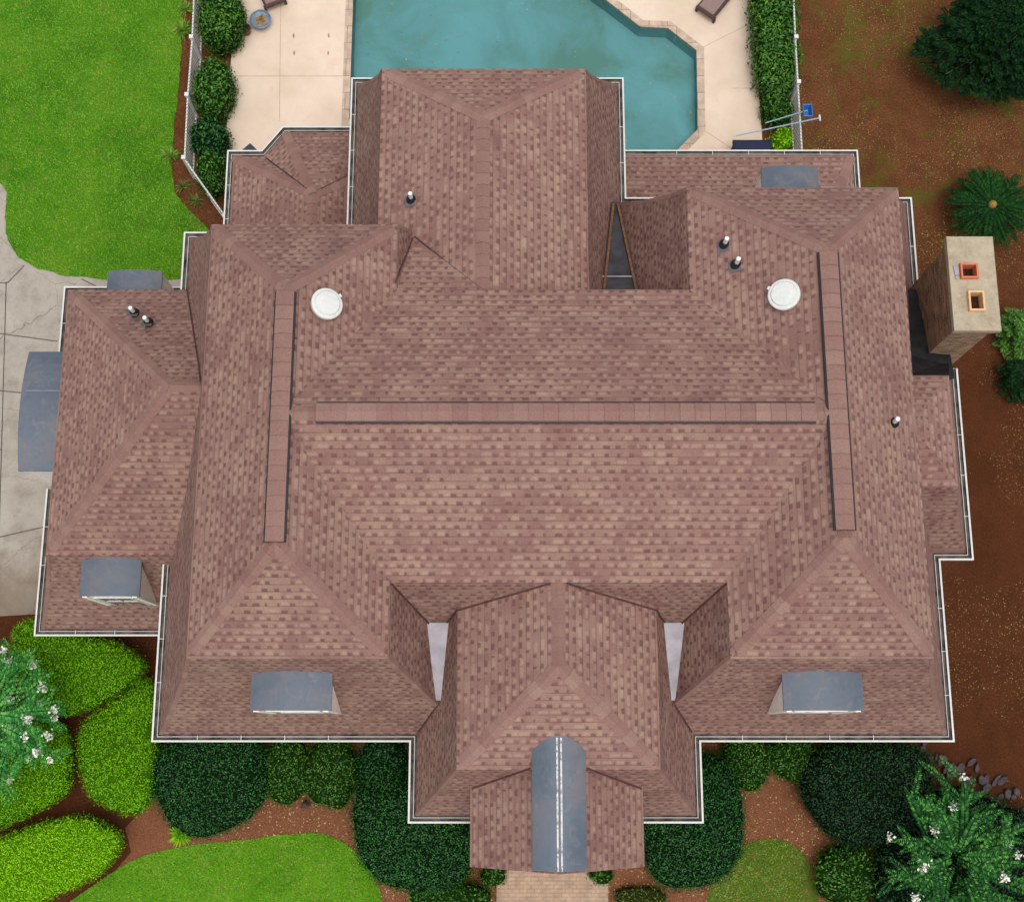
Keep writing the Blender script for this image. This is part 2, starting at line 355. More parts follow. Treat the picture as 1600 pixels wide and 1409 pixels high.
def t_cap():
    t = NT('chimney_cap_concrete', 0.95, 0.1)
    a = t.noise(2.5, 6, rough=0.7); b = t.noise(14, 5, rough=0.75); c = t.noise(60, 3)
    col = t.ramp(a, [(0.3, srgb(160, 146, 122)), (0.6, srgb(184, 170, 146)), (0.8, srgb(170, 154, 130))])
    col = t.mix(t.m('MULTIPLY', t.ramp(b, [(0.6, 0.0), (0.7, 1.0)]), 0.7), col, srgb(205, 196, 178))
    col = t.mix(t.m('MULTIPLY', t.ramp(b, [(0.3, 1.0), (0.42, 0.0)]), 0.5), col, srgb(104, 94, 78))
    t.color(col); t.bump(t.m('ADD', b, c), 0.6, 0.02); return t.mat
M['chim_cap'] = t_cap()

def leaf_mat(name, cols, trans=0.25, rough=0.55, spec=0.3):
    t = NT(name, rough, spec)
    g = t.n('ShaderNodeNewGeometry'); r = g.outputs['Random Per Island']
    n = t.noise(0.9, 3); f = t.m('ADD', t.m('MULTIPLY', r, 0.65), t.m('MULTIPLY', n, 0.45))
    k = len(cols)
    col = t.ramp(f, [(0.12 + 0.8 * i / (k - 1), c) for i, c in enumerate(cols)])
    t.color(col)
    return t.mat
LM = {
    'bright': leaf_mat('chartreuse_leaves', [srgb(66, 116, 4), srgb(92, 152, 6), srgb(112, 174, 10), srgb(140, 196, 28)], rough=.7, spec=.15),
    'lime': leaf_mat('lime_leaves', [srgb(84, 140, 6), srgb(110, 174, 8), srgb(132, 194, 12), srgb(160, 208, 36)], rough=.7, spec=.15),
    'dark': leaf_mat('dark_green_leaves', [srgb(10, 42, 12), srgb(18, 66, 20), srgb(30, 88, 28), srgb(66, 124, 56)], spec=0.25, rough=0.5),
    'darker': leaf_mat('deep_green_leaves', [srgb(8, 26, 11), srgb(12, 44, 15), srgb(20, 60, 22), srgb(44, 90, 40)], spec=0.25, rough=0.5),
    'mid': leaf_mat('mid_green_leaves', [srgb(22, 54, 8), srgb(38, 84, 14), srgb(58, 110, 20), srgb(104, 146, 48)]),
    'olive': leaf_mat('olive_leaves', [srgb(40, 56, 14), srgb(66, 82, 22), srgb(92, 100, 32), srgb(126, 126, 52)]),
    'fern': leaf_mat('feathery_leaves', [srgb(10, 42, 14), srgb(20, 66, 24), srgb(38, 98, 36), srgb(96, 160, 66)], spec=.15, rough=.7),
    'fern_light': leaf_mat('feathery_light_leaves', [srgb(22, 76, 28), srgb(36, 108, 40), srgb(62, 138, 56), srgb(120, 176, 84)], spec=.15, rough=.7),
    'palm': leaf_mat('sago_leaflets', [srgb(8, 28, 10), srgb(14, 44, 16), srgb(22, 60, 20), srgb(40, 82, 30)], spec=0.1, rough=0.8),
    'tree': leaf_mat('evergreen_leaves', [srgb(5, 18, 8), srgb(9, 30, 12), srgb(14, 44, 17), srgb(30, 74, 30)], spec=0.1, rough=.8),
    'grass': leaf_mat('grass_blades', [srgb(56, 112, 12), srgb(80, 140, 18), srgb(106, 158, 30), srgb(146, 176, 62)]),
    'litter': leaf_mat('fallen_leaves', [srgb(104, 70, 42), srgb(136, 98, 56), srgb(166, 134, 80), srgb(196, 176, 124)]),
    'weed': leaf_mat('weed_leaves', [srgb(58, 88, 20), srgb(84, 120, 30), srgb(110, 148, 44), srgb(150, 176, 70)]),
}
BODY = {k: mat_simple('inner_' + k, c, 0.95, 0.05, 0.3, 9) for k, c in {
    'bright': srgb(50, 88, 6), 'lime': srgb(68, 112, 6), 'dark': srgb(10, 28, 10), 'darker': srgb(8, 20, 9), 'mid': srgb(20, 42, 9), 'olive': srgb(36, 44, 14)}.items()}  # darker shell under the leaves; inner crown shade is put into these colours

# ------------------------------------------------------------------ ground, lawns, paving, pool
def sheet(name, pts, z, mat, kind='structure', thick=0.0, holes=None, smooth=0):
    rng = random.Random(len(name) * 7 + int(z * 1000))
    if smooth:
        out = []
        for (a, b) in zip(pts, pts[1:] + pts[:1]):
            L = math.dist(a, b); n = max(1, int(L / 0.12)) if L < 40 else 1
            if max(abs(a[0]), abs(a[1]), abs(b[0]), abs(b[1])) > 30: n = 1
            for i in range(n):
                t = i / n; x = a[0] + (b[0] - a[0]) * t; y = a[1] + (b[1] - a[1]) * t
                w = smooth * noise.noise((x * 1.7, y * 1.7, 3.3)) + smooth * 0.6 * noise.noise((x * 7, y * 7, 1.3))
                out.append((x + w, y + w * 0.7))
        pts = out
    import bmesh
    loops = [pts] + list(holes or [])
    bm = bmesh.new(); es = []; k = 0; nv = sum(len(l) for l in loops)
    for l in loops:
        vv = [bm.verts.new((x, y, 0)) for x, y in l]
        es += [bm.edges.new((vv[i], vv[(i + 1) % len(vv)])) for i in range(len(vv))]
    bm.verts.ensure_lookup_table(); bm.verts.index_update()
    bmesh.ops.triangle_fill(bm, use_beauty=True, edges=es)
    bm.normal_update(); fs = []
    for f in bm.faces:
        t = tuple(v.index for v in f.verts); fs.append(t if f.normal.z > 0 else t[::-1])
    bm.free()
    me = bpy.data.meshes.new(name); allp = [p for l in loops for p in l]
    vs = [(p[0], p[1], z) for p in allp]
    if thick:
        vs += [(p[0], p[1], z - thick) for p in allp]
        k = 0
        for l in loops:
            n = len(l)
            for i in range(n): fs.append((k + i, k + (i + 1) % n, nv + k + (i + 1) % n, nv + k + i))
            k += n
    me.from_pydata(vs, [], fs); me.update()
    o = link(name, me, mat)
    if kind: o['kind'] = kind
    return o
def smooth_poly(pts, it=2):
    for _ in range(it):
        out = []
        for a, b in zip(pts, pts[1:] + pts[:1]):
            out += [(a[0] * .75 + b[0] * .25, a[1] * .75 + b[1] * .25), (a[0] * .25 + b[0] * .75, a[1] * .25 + b[1] * .75)]
        pts = out
    return pts

pool_pts = [(-5.42, 30), (-5.42, 20.1), (3.1, 20.1), (3.1, 18.72), (5.22, 18.72), (6.17, 19.74), (6.23, 22.65)] + UL([(1043, 45), (1000, 43), (935, -8), (830, -100)]) + [(0.2, 30)]
def offset_poly(pts, d):
    n = len(pts); area = sum(pts[i][0] * pts[(i + 1) % n][1] - pts[(i + 1) % n][0] * pts[i][1] for i in range(n)); sg = 1 if area > 0 else -1
    out = []
    for i in range(n):
        p0, p1, p2 = Vector(pts[i - 1]), Vector(pts[i]), Vector(pts[(i + 1) % n])
        d1 = (p1 - p0).normalized(); d2 = (p2 - p1).normalized()
        n1 = Vector((d1.y, -d1.x)) * sg; n2 = Vector((d2.y, -d2.x)) * sg
        m = (n1 + n2); m = m / max(0.4, (1 + n1.dot(n2)))
        out.append((p1.x + m.x * d, p1.y + m.y * d))
    return out
cope = offset_poly(pool_pts, 0.25)
ground_out = [(-160, -120), (160, -120), (160, 200), (-160, 200)]
sheet('ground', ground_out, 0.0, M['mulch'], holes=[offset_poly(pool_pts, 0.02)])
deck_pts = [(-11.5, 36)] + UL([(374, -260), (362, 88), (352, 240)]) + [(-8.3, 15.5), (9.0, 15.5)] + UL([(1192, 236), (1179, 60), (1172, -260)]) + [(11.5, 36)]
sheet('pool_deck', deck_pts, 0.05, M['deck'], thick=0.05, holes=[cope])
sheet('pool_coping', cope, 0.065, M['coping'], thick=0.12, holes=[pool_pts])
# basin: shallow shelf to the east, deep part in the middle
mb = MB()
n = len(pool_pts)
for i in range(n):
    a, b = pool_pts[i], pool_pts[(i + 1) % n]
    mb.poly([(a[0], a[1], 0.02), (b[0], b[1], 0.02), (b[0], b[1], -1.6), (a[0], a[1], -1.6)])
gx = [-5.42, -4.4, -3.2, -1, 1.2, 2.4, 3.2, 4.6, 6.4, 9.5]; gz = [-.62, -.64, -.95, -1.05, -.95, -.7, -.55, -.5, -.5, -.5]
for i in range(len(gx) - 1):
    mb.poly([(gx[i], 18, gz[i]), (gx[i + 1], 18, gz[i + 1]), (gx[i + 1], 30, gz[i + 1] - .1), (gx[i], 30, gz[i] - .1)])
o = mb.build('pool_basin', M['basin']); o['kind'] = 'structure'
sheet('pool_water', offset_poly(pool_pts, -0.001), -0.10, M['water'])
def strip(name, pairs, w, z, mat):
    mb = MB()
    for k, (a, b) in enumerate(pairs):
        a, b = Vector(a), Vector(b); d = (b - a).normalized(); nn = Vector((-d.y, d.x)) * w / 2; zz = z + 0.0004 * k
        mb.poly([(*(a - nn), zz), (*(b - nn), zz), (*(b + nn), zz), (*(a + nn), zz)])
    o = mb.build(name, mat); o['kind'] = 'structure'; return o
strip('deck_joints', [(U(1098, 75), U(1178, 35)), (U(1144, 139), U(1186, 139)), (U(1100, 205), U(1142, 232)), (U(366, 120), U(535, 120)), (U(440, -60), U(437, 190))], 0.02, 0.0545, M['deck_joint'])

# driveway and lawns
drive = UL([(-2400, 60), (10, 250), (340, 330)]) + [(-8.9, 5), (-9.2, 3.6)] + UL([(70, 958), (0, 962), (-2400, 1150)])
sheet('driveway', drive, 0.012, M['concrete'], thick=0.012)
strip('driveway_joints', [(U(10, 440), U(-3, 900)), (U(-60, 440), U(12, 442)), (U(12, 442), U(38, 415)), (U(0, 521), U(90, 533)), (U(-50, 605), U(40, 614)), (U(-50, 850), U(72, 822)), (U(128, 436), U(160, 452)), (U(-200, 690), U(2, 702))], 0.03, 0.0165, M['joint'])
lawn = UL([(-2500, 0), (-2500, -1500), (150, -1500), (284, -300), (285, 0), (283, 90), (277, 165), (271, 200), (269, 268), (273, 300), (292, 326), (318, 350)]) + [(-9.3, 15.4), (-9.5, 13.9)] + UL([(285, 436), (240, 438), (170, 437), (100, 430), (60, 420), (30, 403), (13, 375), (8, 340), (12, 300), (0, 280), (-150, 240), (-420, 180)])
sheet('lawn', lawn, 0.035, M['lawn'], thick=0.03, smooth=0.05)
front = UL([(120, 1400), (190, 1352), (230, 1333), (300, 1318), (380, 1312), (450, 1302), (500, 1300), (545, 1318), (575, 1352), (600, 1400), (640, 4000), (-2500, 4000), (-900, 1700), (60, 1440)])
sheet('front_lawn', smooth_poly(front, 1), 0.035, M['lawn2'], thick=0.03, smooth=0.03)
front_r = UL([(1100, 1420), (1112, 1375), (1135, 1338), (1175, 1312), (1215, 1308), (1250, 1325), (1272, 1360), (1280, 1420), (1600, 4000), (1090, 4000)])
sheet('side_lawn', smooth_poly(front_r, 1), 0.035, M['lawn3'], thick=0.03, smooth=0.04)
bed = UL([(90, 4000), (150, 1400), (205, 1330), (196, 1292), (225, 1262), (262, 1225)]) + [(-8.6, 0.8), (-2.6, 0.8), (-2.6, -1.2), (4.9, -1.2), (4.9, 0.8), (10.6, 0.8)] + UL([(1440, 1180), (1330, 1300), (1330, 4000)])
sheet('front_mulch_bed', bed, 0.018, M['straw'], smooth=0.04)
bedl = UL([(284, -300), (296, -300), (292, 150), (290, 250), (352, 340), (352, 358)]) + [(-9.2, 15.3)] + UL([(318, 350), (292, 326), (273, 300), (266, 268), (268, 200), (277, 165), (284, 90)])
sheet('side_mulch_bed', bedl, 0.016, M['mulch'])
sheet('front_path', UL([(776, 1250), (770, 4000), (955, 4000), (950, 1250)]), 0.05, M['path_brick'], thick=0.05)

# ------------------------------------------------------------------ the house
house = empty('house', (1.0, 7.0, 0), 'large brick house with a brown shingled hip roof, white gutters and metal capped dormers', 'house')
def V3(p): return Vector(p)
def roof_poly(mb, pts, mi=0, out=None, v0=0.0):
    """shingled polygon: u runs level along the plane, v runs up the slope"""
    P = [V3(p) for p in pts]
    nrm = Vector((0, 0, 0))
    for i in range(len(P)):
        a, b = P[i], P[(i + 1) % len(P)]
        nrm += Vector(((a.y - b.y) * (a.z + b.z), (a.z - b.z) * (a.x + b.x), (a.x - b.x) * (a.y + b.y)))
    if nrm.z < 0: P.reverse(); nrm = -nrm
    nrm.normalize()
    if out is not None: hd = Vector((-out[1], out[0], 0))
    else: hd = Vector((0, 0, 1)).cross(nrm)
    hd = (hd - nrm * hd.dot(nrm)).normalized()
    up = nrm.cross(hd).normalized()
    if up.z < 0: up = -up; hd = -hd
    mb.poly(P, [(p.dot(hd) + 40, p.dot(up) + 40 + v0) for p in P], mi)
PROF = [(0.0, 0.0), (0.15, 0.2), (0.49, 0.55), (1.0, 1.0)]       # break -> eave: (fraction out, fraction down)
def hip_block(name, g, ze, b, zb, ridge, zr, sides='WESN', label=None):
    """two-pitch hip roof: steep skirt from eave rect g to break rect b, low slopes up to the ridge"""
    mb = MB()
    def rect(r): return [(r[0], r[1]), (r[2], r[1]), (r[2], r[3]), (r[0], r[3])]
    G, B = rect(g), rect(b); outs = {'S': (0, 1, (0, -1)), 'E': (1, 2, (1, 0)), 'N': (2, 3, (0, 1)), 'W': (3, 0, (-1, 0))}
    for s in sides:
        i, j, od = outs[s]
        for (o0, d0), (o1, d1) in zip(PROF, PROF[1:]):
            def pt(k, o, d): return (B[k][0] + (G[k][0] - B[k][0]) * o, B[k][1] + (G[k][1] - B[k][1]) * o, zb + (ze - zb) * d)
            roof_poly(mb, [pt(i, o1, d1), pt(j, o1, d1), pt(j, o0, d0), pt(i, o0, d0)], 0, od)
    (xa, ya), (xb, yb) = ridge
    ra, rb = (xa, ya, zr), (xb, yb, zr)
    Bz = [(x, y, zb) for x, y in B]
    if abs(xa - xb) < abs(ya - yb):      # north-south ridge, a = south end
        roof_poly(mb, [Bz[0], Bz[1], ra], 0, (0, -1)); roof_poly(mb, [Bz[1], Bz[2], rb, ra], 0, (1, 0))
        roof_poly(mb, [Bz[2], Bz[3], rb], 0, (0, 1)); roof_poly(mb, [Bz[3], Bz[0], ra, rb], 0, (-1, 0))
    else:                                 # east-west ridge, a = west end
        roof_poly(mb, [Bz[0], Bz[1], rb, ra], 0, (0, -1)); roof_poly(mb, [Bz[1], Bz[2], rb], 0, (1, 0))
        roof_poly(mb, [Bz[2], Bz[3], ra, rb], 0, (0, 1)); roof_poly(mb, [Bz[3], Bz[0], ra], 0, (-1, 0))
    # closed underside (soffit)
    mb.poly([(G[k][0], G[k][1], ze - 0.02) for k in (3, 2, 1, 0)], None, 1)
    o = mb.build(name, [M['shingle'], M['soffit']], house)
    if label: o['label'] = label
    return o
E, BZ, RZ, L = 5.7, 10.1, 11.9, 2.9
# west wing, east wing (two widths), cross range, north block, front bay, garage, east addition
hip_block('roof', (-8.88, 0.14, -1.11, 13.48), E, (-7.18, 1.74, -2.72, 11.99), BZ, ((-5.0, 4.03), (-5.0, 9.70)), RZ)
hip_block('roof', (3.2, 0.14, 10.94, 8.0), E, (4.81, 1.74, 9.3, 6.87), BZ, ((7.03, 4.15), (7.03, 6.87)), RZ, 'WES')
hip_block('roof', (2.6, 6.87, 10.94, 14.51), E, (4.2, 6.87, 9.3, 12.94), BZ, ((7.03, 6.87), (7.03, 10.62)), RZ, 'WEN')
hip_block('roof', (-5.0, 1.8, 7.03, 11.95), E, (-5.0, 3.42, 7.03, 10.34), BZ, ((-5.0, 6.87), (7.03, 6.87)), RZ, 'SN')
hip_block('roof', (-4.39, 9.5, 2.99, 18.19), E, (-3.36, 9.5, 1.9, 16.86), 8.8, ((-0.70, 10.0), (-0.70, 14.9)), 9.95, 'WEN')
hip_block('roof', (-2.39, -1.82, 4.56, 5.0), E, (-1.27, -0.66, 3.36, 5.0), 8.8, ((1.03, 1.58), (1.03, 5.6)), BZ + 0.03, 'WES')
hip_block('roof', (-13.14, 3.01, -7.4, 12.94), L, (-11.95, 4.61, -7.4, 11.80), 6.2, ((-8.17, 8.22), (-6.6, 8.22)), 9.3, 'WSN')
hip_block('roof', (9.0, 4.74, 11.81, 9.7), E, (9.0, 5.87, 10.62, 8.62), 8.8, ((9.0, 7.2), (9.42, 7.2)), 9.45, 'ESN')
# saddle on the back slope behind the west wing
mb = MB()
roof_poly(mb, [(-2.80, 10.34, BZ - 0.01), (-2.42, 12.06, 9.22), (-0.68, 10.36, 10.02), (-0.66, 10.30, BZ)], 0, (0, 1)); roof_poly(mb, [(-2.80, 10.34, BZ - 0.01), (-3.2, 12.3, 9.2), (-2.42, 12.06, 9.22)], 0)
mb.build('roof', M['shingle'], house)
# low bay roof at the north-west
mb = MB(); pk = (-5.79, 15.45, 4.4); ZL = L
W0 = (-8.51, 12.5, ZL); W1 = (-8.51, 17.35, ZL); rs = (-5.79, 12.5, 4.4); E1 = (-3.07, 17.35, ZL); E0 = (-3.07, 12.5, ZL)
roof_poly(mb, [W0, W1, pk, rs], 0, (-1, 0)); roof_poly(mb, [W1, E1, pk], 0, (0, 1)); roof_poly(mb, [E1, E0, rs, pk], 0, (1, 0))
c0, c1, c2, c3 = (-7.58, 17.37, ZL), (-6.96, 18.15, ZL), (-4.62, 18.15, ZL), (-4.0, 17.37, ZL); pk2 = (-5.79, 15.43, 4.43)
roof_poly(mb, [c0, c1, pk2], 0, (-0.78, 0.62)); roof_poly(mb, [c1, c2, pk2], 0, (0, 1)); roof_poly(mb, [c2, c3, pk2], 0, (0.78, 0.62))
mb.build('roof', M['shingle'], house)
# low porch roof at the north-east
mb = MB()
roof_poly(mb, [(3.4, 17.42, 2.82), (10.42, 17.42, 2.82), (8.9, 14.0, 3.75), (3.4, 14.0, 3.75)], 0, (0, 1)); roof_poly(mb, [(10.42, 17.42, 2.82), (10.42, 14.0, 2.82), (8.9, 14.0, 3.75)], 0, (1, 0))
mb.poly([(3.4, 17.42, 2.80), (3.4, 14.0, 2.80), (10.42, 14.0, 2.80), (10.42, 17.42, 2.80)], None, 1)
mb.build('roof', [M['shingle'], M['soffit']], house)
# portico gable roof
mb = MB(); ex0, ex1, pr, pe, ys, yn = -0.98, 3.08, 9.15, 7.5, -2.87, 0.8
def portz(x): return pe + (min(x - ex0, ex1 - x)) * (pr - pe) / ((ex1 - ex0) / 2)
roof_poly(mb, [(ex0, ys, pe), (1.05, ys, pr), (1.05, yn, pr), (ex0, yn, pe)], 0, (-1, 0)); roof_poly(mb, [(ex1, yn, pe), (1.05, yn, pr), (1.05, ys, pr), (ex1, ys, pe)], 0, (1, 0))
mb.poly([(ex0, ys, pe - .1), (ex1, ys, pe - .1), (ex1, ys, pe), (1.05, ys, pr), (ex0, ys, pe)], None, 1)
mb.poly([(ex0, ys, pe), (ex0, yn, pe), (ex0, yn, pe - .1), (ex0, ys, pe - .1)], None, 1); mb.poly([(ex1, yn, pe), (ex1, ys, pe), (ex1, ys, pe - .1), (ex1, yn, pe - .1)], None, 1)
mb.poly([(ex0, yn, pe - .1), (ex1, yn, pe - .1), (ex1, ys, pe - .1), (ex0, ys, pe - .1)], None, 1)
mb.build('portico_roof', [M['shingle'], M['soffit']], house)
# barrel of blue-grey metal over the portico, with its white seam
def arch(mb, axis, a0, a1, c, half, z0, rise, thick=0.05, seg=14, mi=0, mo=None):
    """arched sheet: axis 'x' or 'y' is the long direction, from a0 to a1"""
    def P(a, t, dz):
        w = c + half * t; z = z0 + rise * (1 - t * t) + dz
        return (w, a, z) if axis == 'y' else (a, w, z)
    ts = [-1 + 2 * i / seg for i in range(seg + 1)]
    flip = (axis == 'x')
    def add(q):
        q = q[::-1] if flip else q
        mb.poly(q, [(0, 0)] * len(q), mi)
    for t0, t1 in zip(ts, ts[1:]):
        add([P(a0, t0, 0), P(a0, t1, 0), P(a1, t1, 0), P(a1, t0, 0)])
        add([P(a1, t0, -thick), P(a1, t1, -thick), P(a0, t1, -thick), P(a0, t0, -thick)])
        add([P(a0, t0, -thick), P(a0, t1, -thick), P(a0, t1, 0), P(a0, t0, 0)])
        add([P(a1, t1, -thick), P(a1, t0, -thick), P(a1, t0, 0), P(a1, t1, 0)])
    add([P(a0, -1, -thick), P(a0, -1, 0), P(a1, -1, 0), P(a1, -1, -thick)]); add([P(a1, 1, -thick), P(a1, 1, 0), P(a0, 1, 0), P(a0, 1, -thick)])
mb = MB(); arch(mb, 'y', -2.80, 0.3, 1.05, 0.60, 9.05, 0.20, 0.3, 18); bar = mb.build('barrel_cap', M['metal'], house, smooth=False)
mb = MB()
for dx in (-0.045, 0.045): mb.box(1.05 + dx - 0.02, -2.805, 9.23, 1.05 + dx + 0.02, 0.05, 9.265)

def t_seam():
    t = NT('worn_seam_sealant', 0.8, 0.2); a = t.noise(7, 5, rough=.8)
    t.color(t.ramp(a, [(0.42, srgb(118, 124, 132)), (0.5, srgb(205, 203, 198)), (0.7, srgb(226, 224, 218))])); return t.mat
mb.build('seam', t_seam(), bar)

# ridge and hip caps, ridge vents
def capline(p0, p1, n1, n2, w=0.18, name='ridge_cap', lift=0.008, parent=None, step=0.30, mb=None, trim=0.0):
    p0, p1, n1, n2 = V3(p0), V3(p1), V3(n1).normalized(), V3(n2).normalized()
    d = (p1 - p0); Ln = d.length; d.normalize(); p0 = p0 + d * trim; Ln -= trim
    w1 = n1.cross(d).normalized(); w1 = w1 if w1.dot(n2) < 0 else -w1
    w2 = n2.cross(d).normalized(); w2 = w2 if w2.dot(n1) < 0 else -w2
    up = (n1 + n2).normalized(); own = mb is None; mb = mb or MB()
    k = int(Ln / step); s = Ln / max(1, k)
    for i in range(k):
        a = p0 + d * (i * s); b = p0 + d * ((i + 1) * s); la, lb = up * (lift + 0.014), up * lift
        v0, v1 = i * 0.30 + 0.005, (i + 1) * 0.30 - 0.005; j = random.randrange(90)
        for w_, o in ((w1, 0), (w2, 1)):
            q = [a + la, b + lb, b + lb + w_ * w, a + la + w_ * w]; uv = [(j, v0), (j, v1), (j + .4, v1), (j + .4, v0)]
            nn = (q[1] - q[0]).cross(q[2] - q[0])
            if nn.z < 0: q.reverse(); uv.reverse()
            mb.poly(q, uv, 0)
            mb.poly([a + la, a + la + w_ * w, a + w_ * w - up * 0.01, a], None, 0)
    if own: return mb.build(name, M['cap'], parent or house)
def nrm(run, rise, out): return (out[0] * rise, out[1] * rise, run)
def hips(b, zb, ridge, zr, which, ze=None, g=None):
    (xa, ya), (xb, yb) = ridge; ew = abs(xa - xb) > abs(ya - yb); r = zr - zb
    nS = nrm((ya - b[1]), r, (0, -1)); nN = nrm((b[3] - yb), r, (0, 1)); nW = nrm((xa - b[0]), r, (-1, 0)); nE = nrm((b[2] - xb), r, (1, 0))
    for s in which:
        if s == 'SW': capline((b[0], b[1], zb), (xa, ya, zr), nS, nW, 0.17, trim=0.22)
        if s == 'SE': capline((b[2], b[1], zb), (xb if ew else xa, yb if ew else ya, zr), nS, nE, 0.17, trim=0.22)
        if s == 'NW': capline((b[0], b[3], zb), (xa if ew else xb, ya if ew else yb, zr), nN, nW, 0.17, trim=0.22)
        if s == 'NE': capline((b[2], b[3], zb), (xb, yb, zr), nN, nE, 0.17, trim=0.22)
        if s == 'R': capline((xa, ya, zr), (xb, yb, zr), nS if ew else nW, nN if ew else nE)
    if g:
        h = zb - ze; sS = nrm(b[1] - g[1], h, (0, -1)); sN = nrm(g[3] - b[3], h, (0, 1)); sW = nrm(b[0] - g[0], h, (-1, 0)); sE = nrm(g[2] - b[2], h, (1, 0))
        for s in which:
            if s == 'R': continue
            i = {'SW': (0, 1, sS, sW), 'SE': (2, 1, sS, sE), 'NW': (0, 3, sN, sW), 'NE': (2, 3, sN, sE)}[s]
            P = [(b[i[0]] + (g[i[0]] - b[i[0]]) * o, b[i[1]] + (g[i[1]] - b[i[1]]) * o, zb - h * d) for o, d in PROF]
            for q0, q1 in zip(P, P[1:]): capline(q1, q0, i[2], i[3], 0.10, lift=0.003)
random.seed(5)
hips((-7.18, 1.74, -2.72, 11.99), BZ, ((-5.0, 4.03), (-5.0, 9.70)), RZ, ['SW', 'SE', 'NW', 'NE', 'R'], E, (-8.88, 0.14, -1.11, 13.48))
hips((4.81, 1.74, 9.3, 6.87), BZ, ((7.03, 4.15), (7.03, 6.87)), RZ, ['SW', 'SE', 'R'], E, (3.2, 0.14, 10.94, 8.0))
hips((4.2, 6.87, 9.3, 12.94), BZ, ((7.03, 6.87), (7.03, 10.62)), RZ, ['NW', 'NE', 'R'], E, (2.6, 6.87, 10.94, 14.51))
capline((-5.0, 6.87, RZ), (7.03, 6.87, RZ), nrm(3.45, 1.8, (0, -1)), nrm(3.47, 1.8, (0, 1)))
hips((-3.36, 11.0, 1.9, 16.86), 8.8, ((-0.70, 10.4), (-0.70, 14.9)), 9.95, ['NW', 'NE', 'R'], E, (-4.39, 11.0, 2.99, 18.19))
hips((-1.27, -0.66, 3.36, 5.0), 8.8, ((1.03, 1.58), (1.03, 3.45)), BZ + .03, ['SW', 'SE', 'R'], E, (-2.39, -1.82, 4.56, 5.0))
hips((-11.95, 4.61, -7.4, 11.80), 6.2, ((-8.17, 8.22), (-7.45, 8.22)), 9.3, ['SW', 'NW', 'R'], L, (-13.14, 3.01, -7.4, 12.94))
capline(W1, pk, (-1.5, 0, 2.72), (0, 1.5, 1.9)); capline(E1, pk, (1.5, 0, 2.72), (0, 1.5, 1.9)); capline(rs, pk, (-1.5, 0, 2.72), (1.5, 0, 2.72))
capline(c1, pk2, (-0.78 * 1.5, 0.62 * 1.5, 2.6), (0, 1.5, 2.7), 0.14); capline((10.42, 17.42, 2.82), (8.9, 14.0, 3.75), (0, .93, 3.42), (.93, 0, 1.52), 0.16)
capline((3.36 - 0, 17.5, -5), (3.36, 17.6, -5), (1, 0, 1), (-1, 0, 1)) if False else None

def ridge_vent(p0, p1, rise_n, w=0.20):
    """raised strip vent: dark open sides under shingled cap pieces"""
    p0, p1 = V3(p0), V3(p1); d = (p1 - p0); Ln = d.length; d.normalize(); sd_ = Vector((-d.y, d.x, 0)); mb = MB(); cp = MB()
    sl = rise_n
    def P(a, t, dz): return p0 + d * a + sd_ * t + Vector((0, 0, -abs(t) * sl + dz))
    ww = w + 0.035
    for sgn in (-1, 1):
        for q in ([P(0, 0, .05), P(Ln, 0, .05), P(Ln, sgn * ww, .05), P(0, sgn * ww, .05)], [P(0, sgn * ww, .05), P(Ln, sgn * ww, .05), P(Ln, sgn * ww, -.01), P(0, sgn * ww, -.01)]):
            mb.poly(q)
        for a in (0, Ln): mb.poly([P(a, 0, .05), P(a, sgn * ww, .05), P(a, sgn * ww, -.02), P(a, 0, -.02)])
    k = int(Ln / 0.32); s = Ln / k
    for i in range(k):
        a, b = i * s, (i + 1) * s; j = random.randrange(97)
        for sgn in (-1, 1):
            q = [P(a, 0, .082), P(b, 0, .068), P(b, sgn * w, .068), P(a, sgn * w, .082)]; uv = [(j, 30.0 * j + .005), (j, 30.0 * j + .295), (j + .4, 30.0 * j + .295), (j + .4, 30.0 * j + .005)]
            cp.poly(q if sgn < 0 else q[::-1], uv if sgn < 0 else uv[::-1])
            cp.poly([P(a, sgn * w, .082), P(b, sgn * w, .068), P(b, sgn * w, .045), P(a, sgn * w, .045)], uv)
    o = mb.build('ridge_vent', M['black'], house); cp.build('vent_cap', M['cap'], o); return o
ridge_vent((-5.0, 4.05, RZ), (-5.0, 9.62, RZ), 0.3); ridge_vent((7.03, 4.3, RZ), (7.03, 10.55, RZ), 0.3)
ridge_vent((-4.22, 6.87, RZ), (6.55, 6.87, RZ), 0.26)

